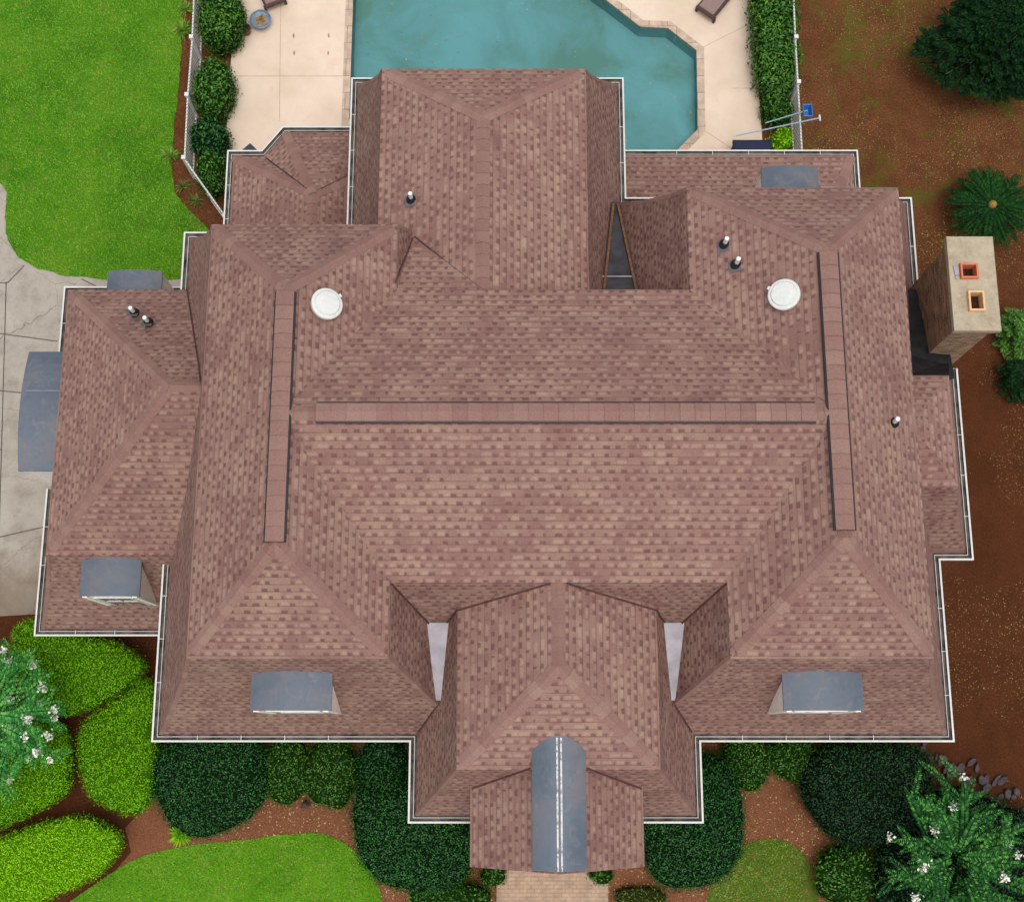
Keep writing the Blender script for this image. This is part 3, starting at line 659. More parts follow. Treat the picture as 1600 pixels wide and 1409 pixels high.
# gutters
def gutter(path, ze, name='gutter'):
    pts = [Vector(p) for p in path]; n = len(pts); nm = []
    for i in range(n):
        d1 = (pts[i] - pts[i - 1]).normalized() if i > 0 else None; d2 = (pts[i + 1] - pts[i]).normalized() if i < n - 1 else None
        d1 = d1 or d2; d2 = d2 or d1
        n1, n2 = Vector((d1.y, -d1.x)), Vector((d2.y, -d2.x)); nm.append((n1 + n2) / (1 + n1.dot(n2)))
    prof = [(0.05, -0.13), (0.055, 0.015), (0.008, 0.015), (0.006, -0.05), (-0.07, -0.05), (-0.072, -0.02), (-0.085, -0.02), (-0.09, -0.06), (-0.135, -0.06), (-0.14, 0.0), (-0.15, 0.0), (-0.15, -0.15)]
    mi = [0, 0, 1, 1, 0, 0, 1, 1, 1, 0, 0, 0]
    mb = MB()
    for i in range(n - 1):
        for k in range(len(prof)):
            (o0, z0), (o1, z1) = prof[k], prof[(k + 1) % len(prof)]
            a, b = pts[i] + nm[i] * o0, pts[i + 1] + nm[i + 1] * o0; c_, e_ = pts[i + 1] + nm[i + 1] * o1, pts[i] + nm[i] * o1
            mb.poly([(a.x, a.y, ze + z0), (e_.x, e_.y, ze + z1), (c_.x, c_.y, ze + z1), (b.x, b.y, ze + z0)], None, mi[k])
        # strap hangers
        Ls = (pts[i + 1] - pts[i]).length; d = (pts[i + 1] - pts[i]).normalized(); nn = Vector((d.y, -d.x))
        for q in range(1, int(Ls / 1.1)):
            p = pts[i] + d * (q * 1.1); c = p - nn * 0.045
            mb.obox((c.x, c.y, ze + 0.004), (*(nn * 0.065), 0), (*(d * 0.008), 0), (0, 0, 0.004), 0)
    for i in (0, n - 1):
        mb.poly([(*(pts[i] + nm[i] * o), ze + z) for o, z in [(.05, -.13), (.05, .015), (-.15, .015), (-.15, -.13)]], None, 0)
    return mb.build(name, [M['white'], M['trough']], house)
# path runs with the roof on its left (outward side on the right)
gutter([(-9.02, 4.72), (-9.02, 0.0), (-2.53, 0.0), (-2.53, -1.96), (-0.9, -1.96)], E)
gutter([(3.0, -1.96), (4.70, -1.96), (4.70, 0.0), (11.08, 0.0), (11.08, 4.60), (11.95, 4.60), (11.95, 9.74)], E)
gutter([(11.08, 12.15), (11.08, 14.65), (3.13, 14.65), (3.13, 18.33), (-4.53, 18.33), (-4.53, 13.0)], E)
gutter([(-7.9, 13.62), (-9.02, 13.62), (-9.02, 11.9)], E)
gutter([(-13.28, 7.0), (-13.28, 2.87), (-9.25, 2.87)], L); gutter([(-9.7, 13.08), (-13.28, 13.08), (-13.28, 10.45)], L)
gutter([(10.55, 14.3), (10.55, 17.55), (3.45, 17.55)], 2.8)
gutter([(-4.85, 18.29), (-7.02, 18.29), (-7.63, 17.49), (-8.65, 17.49), (-8.65, 13.3)], L)

# grey sheet metal in the two front valleys, dark one at the back
def pan(pts, mat, name='valley_pan'):
    mb = MB(); mb.poly(pts); return mb.build(name, mat, house)
pan([(-2.15, 2.95, 8.02), (-2.0, 0.92, 7.42), (-1.45, 0.92, 7.42), (-1.35, 2.95, 8.02)], M['pan'])
pan([(3.45, 2.95, 8.02), (3.6, 0.92, 7.42), (4.05, 0.92, 7.42), (4.25, 2.95, 8.02)], M['pan'])
pan([(2.55, 14.2, 6.50), (3.05, 14.2, 6.50), (3.5, 10.8, 7.55), (2.1, 10.8, 7.55)], mat_simple('dark_lead_sheet', srgb(62, 62, 66), 0.6, 0.3, 0.45, 2.5))
# weathered wooden edges and one seam of that back valley
mb = MB()
def bar3(mb, a, b, w, h):
    a, b = V3(a), V3(b); d = (b - a).normalized(); s = Vector((-d.y, d.x, 0)).normalized() * w / 2; u = Vector((0, 0, 1)) * h / 2
    mb.obox((a + b) / 2, (b - a) / 2, s, u)
bar3(mb, (2.74, 14.1, 6.60), (2.32, 10.85, 7.58), 0.06, 0.10); bar3(mb, (2.86, 14.1, 6.60), (3.27, 10.85, 7.58), 0.06, 0.10)
mb.build('valley_trim', mat_simple('rusty_trim', srgb(122, 84, 56), 0.9, 0.1, 0.35, 12), house)
mb = MB(); bar3(mb, (2.35, 11.75, 7.30), (3.2, 11.75, 7.30), 0.03, 0.03); mb.build('seam', M['pan'], house)
# black cricket by the chimney; its dark sheet stands in for gap shade
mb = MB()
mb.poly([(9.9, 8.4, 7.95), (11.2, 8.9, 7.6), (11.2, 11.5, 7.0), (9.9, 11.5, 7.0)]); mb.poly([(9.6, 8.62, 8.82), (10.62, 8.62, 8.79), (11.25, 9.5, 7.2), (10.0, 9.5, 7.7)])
mb.build('cricket_and_gap_shade', mat_simple('flashing_and_gap_shade', srgb(40, 38, 40), 0.8, 0.2, 0.5, 3), house)

# dormers: cheeks and face as one mesh, metal roof and window as its own parts
def dormer(face, w, z0, z1, out, rise=0.16, ov=0.08, depth=2.0, roof_depth=None, win=True, wt=1):
    """face = centre of the front at the wall line; out = unit direction it looks to"""
    fx, fy = face; ox, oy = out; sx, sy = -oy, ox
    def P(s, o, z): return (fx + sx * s + ox * o, fy + sy * s + oy * o, z)
    mb = MB(); h = w / 2; segs = 12
    top = [(h * (-1 + 2 * i / segs), z1 - 0.04 + rise * (1 - (-1 + 2 * i / segs) ** 2)) for i in range(segs + 1)]
    def add(q): mb.poly(q, None, 0)
    add([P(-h, 0, z0), P(h, 0, z0)] + [P(s, 0, z) for s, z in reversed(top)])
    add([P(h, 0, z0), P(h, -depth, z0), P(h, -depth, z1 - .04), P(h, 0, z1 - .04)]); add([P(-h, -depth, z0), P(-h, 0, z0), P(-h, 0, z1 - .04), P(-h, -depth, z1 - .04)])
    add([P(h, -depth, z0), P(-h, -depth, z0), P(-h, -depth, z1 - .04), P(h, -depth, z1 - .04)])
    for s in (-1, 1): mb.obox(P(s * (h - 0.05), 0.02, (z0 + z1) / 2), (sx * .06, sy * .06, 0), (ox * .025, oy * .025, 0), (0, 0, (z1 - z0) / 2 - .02))
    d = mb.build('dormer', M['cream'], house)
    rf = MB(); axis = 'y' if abs(oy) > 0.5 else 'x'
    if axis == 'y': a0, a1, c = fy + oy * .02, fy - oy * depth, fx
    else: a0, a1, c = fx + ox * ov, fx - ox * depth, fy
    arch(rf, axis, min(a0, a1), max(a0, a1), c, h + ov, z1, rise, 0.06, 16)
    r = rf.build('dormer_roof', M['metal'], d)
    fr = MB(); gl = MB(); ww, wh = w * (0.34 if wt == 1 else 0.22), (z1 - z0) * 0.34; zc = (z0 + z1) / 2 + 0.1
    for k in ((-0.5, 0.5) if wt == 2 else (0,)):
        cx = k * ww * 2.35
        for s, zz, a, b in ((-1, 0, 0, 0), (1, 0, 0, 0)): fr.obox(P(cx + s * ww, .02, zc), (sx * .04, sy * .04, 0), (ox * .015, oy * .015, 0), (0, 0, wh))
        for s in (-1, 1): fr.obox(P(cx, .02, zc + s * wh), (sx * ww, sy * ww, 0), (ox * .015, oy * .015, 0), (0, 0, .035))
        fr.obox(P(cx, .015, zc), (sx * ww, sy * ww, 0), (ox * .012, oy * .012, 0), (0, 0, .018)); fr.obox(P(cx, .015, zc), (sx * .015, sy * .015, 0), (ox * .011, oy * .011, 0), (0, 0, wh))
        gl.obox(P(cx, .006, zc), (sx * ww, sy * ww, 0), (ox * .004, oy * .004, 0), (0, 0, wh))
    fr.build('window_frame', M['white'], d); gl.build('pane', M['glass'], d)
    return d, r
dormer((-5.0, 0.66), 1.68, 6.9, 9.12, (0, -1)); dormer((7.05, 0.66), 1.66, 6.9, 9.12, (0, -1))
dormer((-10.33, 3.60), 1.38, 3.3, 8.62 - 2.7, (0, -1), depth=1.6)
d, r = dormer((-13.22, 8.72), 3.22, 2.75, 5.12, (-1, 0), rise=0.30, ov=0.07, depth=1.5, wt=2)
mb = MB(); mb.box(-13.19, 9.20, 5.37, -12.2, 9.215, 5.405); mb.build('seam', M['pan'], r)
dormer((-10.53, 12.72), 1.36, 2.95, 5.12, (0, 1), depth=1.4)
dormer((7.24, 14.50), 1.32, 5.65, 7.90, (0, 1), depth=1.6)

# chimney
mb = MB(); mb.box(10.62, 9.58, 0, 11.54, 11.73, 9.2); ch = mb.build('chimney', M['chim_brick'], house)
mb = MB(); mb.box(10.58, 9.54, 9.2, 11.57, 11.77, 9.37); mb.box(10.54, 9.50, 9.37, 11.60, 11.80, 9.53); mb.build('brick_course', M['chim_brick'], ch)
mb = MB(); x0, y0, x1, y1 = 10.50, 9.45, 11.62, 11.84
fl = [(10.95, 10.93, 0.21, 0.19), (11.06, 10.17, 0.19, 0.25)]
# cap slab cut round the two flues
xs = sorted({x0, x1} | {v for c in fl for v in (c[0] - c[2] + .03, c[0] + c[2] - .03)}); ys_ = sorted({y0, y1} | {v for c in fl for v in (c[1] - c[3] + .03, c[1] + c[3] - .03)})
for a, b in zip(xs, xs[1:]):
    for c, d in zip(ys_, ys_[1:]):
        mx, my = (a + b) / 2, (c + d) / 2
        if any(abs(mx - q[0]) < q[2] - .03 and abs(my - q[1]) < q[3] - .03 for q in fl): continue
        mb.poly([(a, c, 9.72), (b, c, 9.72), (b, d, 9.72), (a, d, 9.72)])
for (a, b) in (((x0, y0), (x1, y0)), ((x1, y0), (x1, y1)), ((x1, y1), (x0, y1)), ((x0, y1), (x0, y0))): mb.poly([(*a, 9.56), (*b, 9.56), (*b, 9.72), (*a, 9.72)])
mb.build('chimney_cap', M['chim_cap'], ch)
def flue(cx, cy, hx, hy, mat):
    mb = MB(); t = .045; zt, zb = 9.83, 9.0
    for (a, b, c, d) in ((cx - hx, cy - hy, cx + hx, cy - hy + t), (cx - hx, cy + hy - t, cx + hx, cy + hy), (cx - hx, cy - hy + t, cx - hx + t, cy + hy - t), (cx + hx - t, cy - hy + t, cx + hx, cy + hy - t)):
        mb.box(a, b, zb, c, d, zt)
    f = mb.build('flue', mat, ch)
    return f
flue(*fl[0], M['terracotta']); flue(*fl[1], M['buff'])
mb = MB(); mb.box(10.7, 9.7, 9.4, 11.4, 11.5, 9.545); mb.build('flue_throat', M['soot'], ch)
mb = MB(); mb.obox((10.66, 10.96, 9.74), (.05, .02, 0), (-.02, .12, 0), (0, 0, .02)); mb.obox((10.66, 10.78, 9.735), (.03, .02, 0), (-.02, .03, 0), (0, 0, .015)); mb.build('mortar_patch', M['pan'], ch)

# plumbing vents
def vent(x, y, z, slope=(0, 0), s=1.0, sq=True):
    nx, ny = slope; n_ = Vector((nx, ny, 1)).normalized(); a = Vector((0, 1, 0)).cross(n_).normalized(); b = n_.cross(a)
    mb = MB(); mb.tube((x, y, z - .1), (x, y, z + .36 * s), .052, n=14); p = mb.build('vent_pipe', M['pvc'], house, smooth=False)
    mb = MB(); c = Vector((x, y, z)) + n_ * .012
    if sq: mb.obox(c - a * .03 - b * .04, a * .14, b * .15, n_ * .006)
    mb.build('flashing', mat_simple('lead_flashing', srgb(96, 94, 100), 0.6, 0.4, 0.15, 12), p)
    mb = MB(); mb.lathe((x, y, z), [(.13, -.02), (.125, .03), (.075, .11), (.055, .13), (.04, .13)], 18); mb.build('rubber_boot', M['black'], p)
vent(-2.50, 13.05, 9.18, (-.44, 0)); vent(4.97, 11.28, 10.58, (-.63, 0)); vent(5.19, 10.72, 10.73, (-.63, 0))
vent(8.60, 6.96, 10.63, (.79, 0)); vent(*U(210, 488, 7.55), 7.55, (0, .86)); vent(*U(232, 503, 7.75), 7.75, (0, .86))

# white round attic fan domes
def dome(x, y, z, slope, ang):
    n_ = Vector((slope[0], slope[1], 1)).normalized()
    mb = MB(); k = 36
    prof = [(.355, .0), (.365, .08), (.36, .11), (.335, .125), (.30, .128), (.285, .15), (.27, .165), (.15, .18), (0.001, .184)]
    mb.lathe((0, 0, 0), prof, k)
    mb.lathe((0, 0, 0), [(.26, -.05), (.26, .06)], k)
    o = mb.build('attic_fan', M['white'], house, smooth=True); 
    q = n_.lerp(Vector((0, 0, 1)), 0.35).normalized().to_track_quat('Z', 'Y'); 
    mb2 = MB(); ca, sa = math.cos(ang), math.sin(ang)
    mb2.obox((.37 * ca, .37 * sa, .09), (.04 * ca, .04 * sa, 0), (-.04 * sa, .04 * ca, 0), (0, 0, .012))
    l = mb2.build('lip', M['white'], o)
    o.matrix_parent_inverse = house.matrix_basis.inverted(); house_m = house.matrix_basis
    o.location = (x, y, z + .10); o.rotation_mode = 'QUATERNION'; o.rotation_quaternion = q
    return o
dome(-4.18, 9.50, 11.27, (.79, 0), -0.9); dome(6.12, 9.70, 11.32, (-.63, 0), -2.1)

# dark open valleys, draped over the finished roof planes
from mathutils.bvhtree import BVHTree
_v, _f = [], []
for o in house.children:
    if o.name.startswith('roof') or o.name.startswith('portico_roof'):
        b = len(_v); _v += [v.co.copy() for v in o.data.vertices]; _f += [tuple(i + b for i in p.vertices) for p in o.data.polygons]
BVH = BVHTree.FromPolygons(_v, _f)
def top(x, y):
    h = BVH.ray_cast(Vector((x, y, 30)), Vector((0, 0, -1)))[0]
    return h.z if h else 0.0
valley_mat = mat_simple('valley_groove', srgb(84, 58, 54), .9, .1, .3, 8)
def valley(a, b, w=.05, shift=True):
    a, b = Vector(a), Vector(b); d = (b - a); L_ = d.length; d.normalize(); n = Vector((-d.y, d.x)); m = max(3, int(L_ / .15)); mb = MB(); P = []
    for i in range(m + 1):
        p = a + d * L_ * i / m
        P.append(p)
    for p, q in zip(P, P[1:]):
        z0, z1 = [max(top(*(v + n * k)) for k in (-w / 2, 0, w / 2)) + .012 for v in (p, q)]
        mb.poly([(*(p - n * w / 2), z0), (*(q - n * w / 2), z1), (*(q + n * w / 2), z1), (*(p + n * w / 2), z0)][::1])
    mb.build('valley_flashing', valley_mat, house)
for a, b in [((-2.70, 3.40), (-1.98, 2.70)), ((-1.56, 2.72), (-1.27, 2.93)), ((-1.27, 2.93), (0.85, 3.40)), ((-1.78, .82), (-2.36, .18)),
             ((4.79, 3.40), (4.05, 2.70)), ((3.66, 2.72), (3.36, 2.93)), ((3.36, 2.93), (1.22, 3.40)), ((3.9, .82), (4.52, .18)),
             ((-2.74, 10.5), (-2.44, 12.0)), ((-2.40, 12.04), (-0.80, 10.42)), ((-7.5, 17.25), (-5.9, 15.55)), ((-5.65, 15.55), (-4.65, 16.5)),
             ((-0.95, -1.12), (0.42, -.62)), ((3.05, -1.12), (1.68, -.62)), ((-7.42, 8.3), (-8.75, 11.8))]:
    valley(a, b, .045)

# walls, windows and portico of the body below the roofs
mb = MB()
def wallbox(x0, y0, x1, y1, z1): mb.box(x0, y0, 0, x1, y1, z1)
wallbox(-8.57, 0.45, -1.6, 13.15, E - .03); wallbox(3.7, 0.46, 10.6, 14.2, E - .03); wallbox(-1.6, 1.9, 3.7, 11.6, E - .04)
wallbox(-4.08, 11.5, 2.68, 17.88, E - .03); wallbox(-2.08, -1.5, 4.25, 1.9, E - .03); wallbox(10.6, 5.05, 11.5, 9.5, E - .03)
mb.build('wall', M['brick'], house)
mb = MB(); wallbox(-12.8, 3.35, -8.57, 12.6, L - .03); mb.build('wall', M['brick'], house)
mb = MB(); wallbox(-8.2, 13.15, -4.08, 17.0, L - .03); mb.box(-6.8, 17.0, 0, -4.7, 17.8, L - .03); mb.build('wall', M['brick'], house)
for x in (4.0, 6.2, 8.4, 10.3):
    mb = MB(); mb.box(x - .1, 17.1, 0.05, x + .1, 17.3, 2.8); mb.build('porch_post', M['white'], house)
for x in (-0.75, 2.85):
    mb = MB(); mb.lathe((x, -2.55, 0), [(.22, 0), (.22, .15), (.16, .2), (.14, 7.1), (.2, 7.25), (.2, 7.4)], 18); mb.build('portico_column', M['white'], house)
def window(cx, cy, z, w, h, out):
    ox, oy = out; sx, sy = -oy, ox; mb = MB(); g = MB()
    g.obox((cx + ox * .01, cy + oy * .01, z), (sx * w / 2, sy * w / 2, 0), (ox * .01, oy * .01, 0), (0, 0, h / 2))
    for s in (-1, 1):
        mb.obox((cx + sx * s * w / 2 + ox * .03, cy + sy * s * w / 2 + oy * .03, z), (sx * .05, sy * .05, 0), (ox * .03, oy * .03, 0), (0, 0, h / 2 + .05))
        mb.obox((cx + ox * .035, cy + oy * .035, z + s * h / 2), (sx * w / 2, sy * w / 2, 0), (ox * .03, oy * .03, 0), (0, 0, .05))
    mb.obox((cx + ox * .03, cy + oy * .03, z), (sx * w / 2, sy * w / 2, 0), (ox * .02, oy * .02, 0), (0, 0, .02))
    f = mb.build('window', M['white'], house); g.build('pane', M['glass'], f)
for x in (-7.2, -5.0, -3.4, 5.4, 7.2, 9.0):
    for z in (1.7, 4.2): window(x, 0.45, z, 1.0, 1.5, (0, -1))
for y in (1.7, 3.6, 13.0):
    window(10.6, y, 2.0, 1.0, 1.6, (1, 0)); window(10.6, y, 4.4, 1.0, 1.4, (1, 0))
window(11.5, 7.2, 2.0, 1.6, 1.6, (1, 0)); window(-12.8, 5.2, 1.6, 1.6, 1.2, (-1, 0)); window(-12.8, 11.6, 1.6, 1.2, 1.2, (-1, 0))

# ------------------------------------------------------------------ fences
def picket_fence(pts, h, label, name='picket_fence'):
    x0, y0 = pts[0]; f = empty(name, (x0, y0, 0), label, 'fence')
    posts = MB(); rails = MB(); pk_ = MB(); k = 0
    for a, b in zip(pts, pts[1:]):
        a, b = Vector(a), Vector(b); Ln = (b - a).length; d = (b - a).normalized(); nn = Vector((-d.y, d.x))
        D = Vector((*d, 0)); N = Vector((*nn, 0))
        for z in (0.22, h - .05): rails.obox((*((a + b) / 2), z), D * Ln / 2, N * .022, (0, 0, .03))
        m = int(Ln / .115)
        for i in range(m):
            p = a + d * (i + .5) * Ln / m
            pk_.obox((*p, h / 2 + .06), D * .018, N * .012, (0, 0, h / 2 - .02))
            q = (*p, h + .055)
        m = max(1, round(Ln / 2.0))
        for i in range(m + 1):
            if i == 0 and k: continue
            k = 1
            p = a + d * i * Ln / m
            pm = MB(); pm.box(p.x - .05, p.y - .05, 0, p.x + .05, p.y + .05, h + .1); pm.box(p.x - .065, p.y - .065, h + .1, p.x + .065, p.y + .065, h + .14)
            pm.build('post', M['white'], f)
    rails.build('rail', M['white'], f); pk_.build('pickets', M['white'], f)
    return f
fl_pts = [U(305, -60, 1.35), U(300, 60, 1.35), U(293, 150, 1.35), U(288, 248, 1.35), U(352, 338, 1.35)]
picket_fence(fl_pts, 1.35, 'white picket fence bending round the left hedge between lawn and pool deck')
fr_pts = [U(1238, -60, 1.35), U(1243, 60, 1.35), U(1247, 130, 1.35), U(1254, 245, 1.35)]
picket_fence(fr_pts, 1.35, 'white picket fence along the right hedge beside the brown mulch yard')

# ------------------------------------------------------------------ planting
def leaves_on(rs, P, N, size, tilt=0.7, aspect=0.5, jitter=0.04):
    """four-corner leaves at points P with normals N"""
    n = len(P)
    P = P + N * rs.normal(0, jitter, (n, 1)) + rs.normal(0, jitter * .5, (n, 3))
    D = rs.normal(0, 1, (n, 3)); D -= N * (D * N).sum(1, keepdims=True); D /= np.linalg.norm(D, axis=1, keepdims=True) + 1e-9
    T = D + N * rs.uniform(-.2, tilt, (n, 1)); T /= np.linalg.norm(T, axis=1, keepdims=True)
    B = np.cross(N, T) + rs.normal(0, .25, (n, 3)); B /= np.linalg.norm(B, axis=1, keepdims=True) + 1e-9
    s = size * rs.uniform(.6, 1.35, (n, 1))
    q = np.stack([P - T * s * .1, P + T * s * .4 + B * s * aspect * .5, P + T * s, P + T * s * .4 - B * s * aspect * .5], 1)
    return q.reshape(-1, 3)
def sample_mesh(rs, V, F, count, wfun=None):
    V = np.array(V); T = []
    for f in F:
        for i in range(1, len(f) - 1): T.append((f[0], f[i], f[i + 1]))
    T = np.array(T); A, B, Cc = V[T[:, 0]], V[T[:, 1]], V[T[:, 2]]
    cr = np.cross(B - A, Cc - A); ar = np.linalg.norm(cr, axis=1) / 2
    pr = ar / ar.sum(); idx = rs.choice(len(T), count, p=pr); a, b = rs.uniform(0, 1, (2, count)); m = a + b > 1; a[m], b[m] = 1 - a[m], 1 - b[m]
    P = A[idx] + (B - A)[idx] * a[:, None] + (Cc - A)[idx] * b[:, None]; N = cr[idx] / (2 * ar[idx][:, None] + 1e-12)
    N[N[:, 2] < -0.3] *= -1
    return P, N, ar.sum()
BUSHN = [0]
def bush(outline, h, kind, label, group=None, name='bush', dens=420, leaf=.075, lump=0.10, round_=0.75, cat='bush', bare=0.0, z0=0.0, jit=.05, grow=None):
    if grow is None: grow = -0.04 if kind in ('bright', 'lime') else 0.08
    """outline: world polygon of the crown's widest edge; rounded clipped dome with leaves all over"""
    BUSHN[0] += 1; seed = BUSHN[0]; rs = np.random.RandomState(seed)
    out = smooth_poly(offset_poly([tuple(p) for p in outline], grow), 2)
    # resample to n points
    n = 56; L_ = [0]
    for a, b in zip(out, out[1:] + out[:1]): L_.append(L_[-1] + math.dist(a, b))
    rp = []
    for i in range(n):
        t = L_[-1] * i / n; j = max(k for k in range(len(out)) if L_[k] <= t); a, b = out[j], out[(j + 1) % len(out)]
        f = (t - L_[j]) / max(1e-6, L_[j + 1] - L_[j]); rp.append((a[0] + (b[0] - a[0]) * f, a[1] + (b[1] - a[1]) * f))
    area2 = sum(rp[i][0] * rp[(i + 1) % n][1] - rp[(i + 1) % n][0] * rp[i][1] for i in range(n))
    if area2 < 0: rp.reverse()
    cx = sum(p[0] for p in rp) / n; cy = sum(p[1] for p in rp) / n
    b = round_
    prof = [(.80, .02), (.93, .25), (1.0, .5), (.97, .5 + .22 * b), (.90, .5 + .33 * b), (.78, .5 + .42 * b), (.60, .5 + .47 * b), (.38, .5 + .495 * b), (.18, .5 + .5 * b)]
    prof = [(s, z / (.5 + .5 * b)) for s, z in prof]
    V = []; 
    for s, z in prof:
        for (x, y) in rp:
            V.append([cx + (x - cx) * s, cy + (y - cy) * s, z0 + h * z])
    V.append([cx, cy, z0 + h * 1.005])
    sc = 2.2
    for v in V:
        nz = noise.noise((v[0] * sc + seed, v[1] * sc, v[2] * sc)) * lump + noise.noise((v[0] * 6, v[1] * 6 + seed, v[2] * 6)) * lump * .45
        d = Vector((v[0] - cx, v[1] - cy, (v[2] - z0 - h * .45) * 1.5)); d.normalize()
        v[0] += d.x * nz; v[1] += d.y * nz; v[2] += d.z * nz
    F = []
    for r in range(len(prof) - 1):
        for i in range(n): F.append((r * n + i, r * n + (i + 1) % n, (r + 1) * n + (i + 1) % n, (r + 1) * n + i))
    t = len(V) - 1; r = len(prof) - 1
    for i in range(n): F.append((r * n + i, r * n + (i + 1) % n, t))
    root = empty(name, (cx, cy, 0), label, cat, group)
    me = bpy.data.meshes.new('inner_shell'); V2 = [(cx + (a - cx) * .965, cy + (b_ - cy) * .965, z0 + (c - z0) * .97) for a, b_, c in V]
    me.from_pydata(V2, [], F); me.update(); link('inner_shell', me, BODY[kind], root, True)
    area = 0
    P, N, area = sample_mesh(rs, V, F, 10)
    cnt = int(min(22000, area * dens)); P, N, _ = sample_mesh(rs, V, F, cnt)
    if bare:
        keep = np.array([noise.noise((p[0] * 3.2 + seed, p[1] * 3.2, p[2] * 3)) < bare for p in P]); P, N = P[keep], N[keep]
    Q = leaves_on(rs, P, N, leaf, jitter=jit)
    quads_obj('leaves', Q, LM[kind], root)
    return root
def ell(px, py, rx, ry, z, k=14, rot=0, wob=0.08, seed=0):
    cx, cy = U(px, py, z); sx = U(px + rx, py, z)[0] - cx; sy = U(px, py - ry, z)[1] - cy; rng = random.Random(seed + px)
    out = []
    for i in range(k):
        a = 2 * math.pi * i / k; r = 1 + rng.uniform(-wob, wob); x, y = sx * math.cos(a) * r, sy * math.sin(a) * r
        out.append((cx + x * math.cos(rot) - y * math.sin(rot), cy + x * math.sin(rot) + y * math.cos(rot)))
    return out
GRP1 = 'clipped shrubs along the left fence'
bush(ell(345, 24, 40, 58, .9), 1.5, 'mid', 'large dark green shrub by the blue patio table inside the left fence', GRP1, leaf=.10, lump=.16, dens=330, jit=.06, grow=-.10)
bush(ell(334, 140, 36, 48, .8), 1.4, 'mid', 'square bushy shrub by the left fence, second from the top of the row', GRP1, leaf=.10, lump=.16, dens=330, jit=.06, grow=-.10)
bush(ell(328, 218, 34, 34, .7), 1.2, 'dark', 'dark green shrub beside the inner corner of the left fence', GRP1, leaf=.10, lump=.16, dens=330, jit=.06, grow=-.10)
bush(ell(332, 270, 30, 38, .6), 1.0, 'mid', 'lowest shrub of the left fence row, against the low bay roof', GRP1, leaf=.09, lump=.16, dens=330, jit=.06, grow=-.10)
bush(UL([(1176, -90), (1232, -90), (1240, 60), (1238, 150), (1192, 152), (1182, 90)], .8), 1.3, 'mid', 'long leafy hedge between pool deck and right picket fence', None, 'hedge', leaf=.11, lump=.14, cat='hedge', dens=380, jit=.08)
bush(ell(1216, 172, 20, 18, .5), .9, 'mid', 'small round shrub just below the long right hedge', 'small shrubs by the right fence', leaf=.09, lump=.12, jit=.06)
bush(ell(1222, 218, 17, 17, .5), .8, 'lime', 'small bright green shrub between navy box and right fence', 'small shrubs by the right fence', leaf=.09, lump=.12, jit=.06)
# front left: clipped cushions
G2 = 'bright clipped shrubs on the front left'
bush(UL([(20, 975), (60, 960), (150, 988), (215, 1015), (238, 1045), (200, 1075), (150, 1105), (120, 1120), (60, 1110), (10, 1040)], 1.0), 1.4, 'bright', 'bright clipped shrub tucked under the garage eave', G2, lump=.07, dens=900, leaf=.05, round_=.38)
bush(UL([(248, 1070), (250, 1180), (246, 1250), (215, 1278), (170, 1268), (128, 1235), (118, 1170), (125, 1125), (190, 1085), (230, 1050)], .9), 1.3, 'bright', 'tall bright shrub with bare brown twig patch by the wing gutter', G2, lump=.07, dens=900, leaf=.05, round_=.38, bare=.42)
bush(UL([(-90, 1090), (20, 1100), (90, 1120), (114, 1145), (116, 1220), (100, 1250), (20, 1290), (-90, 1330)], .9), 1.3, 'bright', 'bright clipped shrub below the white flowering tree', G2, lump=.07, dens=900, leaf=.05, round_=.38)
bush(UL([(-60, 1330), (60, 1282), (130, 1268), (180, 1290), (196, 1310), (185, 1340), (140, 1380), (80, 1400), (-20, 1470), (-90, 1440)], .9), 1.2, 'lime', 'yellow green cushion shrub at the bottom left edge of the lawn', G2, lump=.07, dens=950, leaf=.05, round_=.38)
G3 = 'dark rounded shrubs along the front walls'
bush(ell(333, 1214, 92, 90, .9), 1.5, 'dark', 'big round dark shrub below the left front gutter', G3, dens=620, leaf=.055, lump=.06)
bush(ell(448, 1200, 34, 52, .7), 1.1, 'mid', 'narrow green shrub right of the big round dark shrub', G3, dens=480, leaf=.06)
bush(ell(518, 1206, 38, 56, .7), 1.1, 'mid', 'green shrub with a few brown tips beside the small dark ornament', G3, dens=480, leaf=.06)
bush(ell(600, 1188, 34, 42, 1.0), 1.6, 'dark', 'small dark shrub in the corner left of the front bay', G3, dens=480, leaf=.06)
bush(UL([(552, 1240), (575, 1205), (640, 1215), (700, 1260), (740, 1300), (742, 1360), (700, 1388), (640, 1390), (585, 1372), (556, 1320)], .9), 1.6, 'dark', 'large dark shrub left of the brick path', G3, dens=620, leaf=.06, lump=.08)
bush(UL([(1000, 1280), (1050, 1200), (1120, 1170), (1150, 1210), (1160, 1290), (1150, 1350), (1110, 1382), (1040, 1388), (1000, 1340)], .9), 1.6, 'dark', 'large dark shrub right of the brick path', G3, dens=620, leaf=.06, lump=.08)
bush(ell(1168, 1188, 36, 42, .8), 1.2, 'mid', 'green shrub just right of the front bay gutter', G3, dens=480, leaf=.06)
bush(ell(1238, 1182, 34, 34, .8), 1.2, 'mid', 'green shrub left of the biggest dark shrub', G3, dens=480, leaf=.06)
bush(UL([(1262, 1170), (1340, 1150), (1430, 1160), (1462, 1200), (1440, 1260), (1400, 1310), (1340, 1325), (1290, 1300), (1255, 1250), (1250, 1205)], 1.0), 1.7, 'darker', 'biggest dark shrub under the right front gutter', G3, dens=560, leaf=.06, lump=.1)
bush(ell(1320, 1365, 46, 48, .5), .9, 'mid', 'leafy light green shrub at the lower right lawn edge', None, dens=380, leaf=.08, lump=.16, jit=.08)
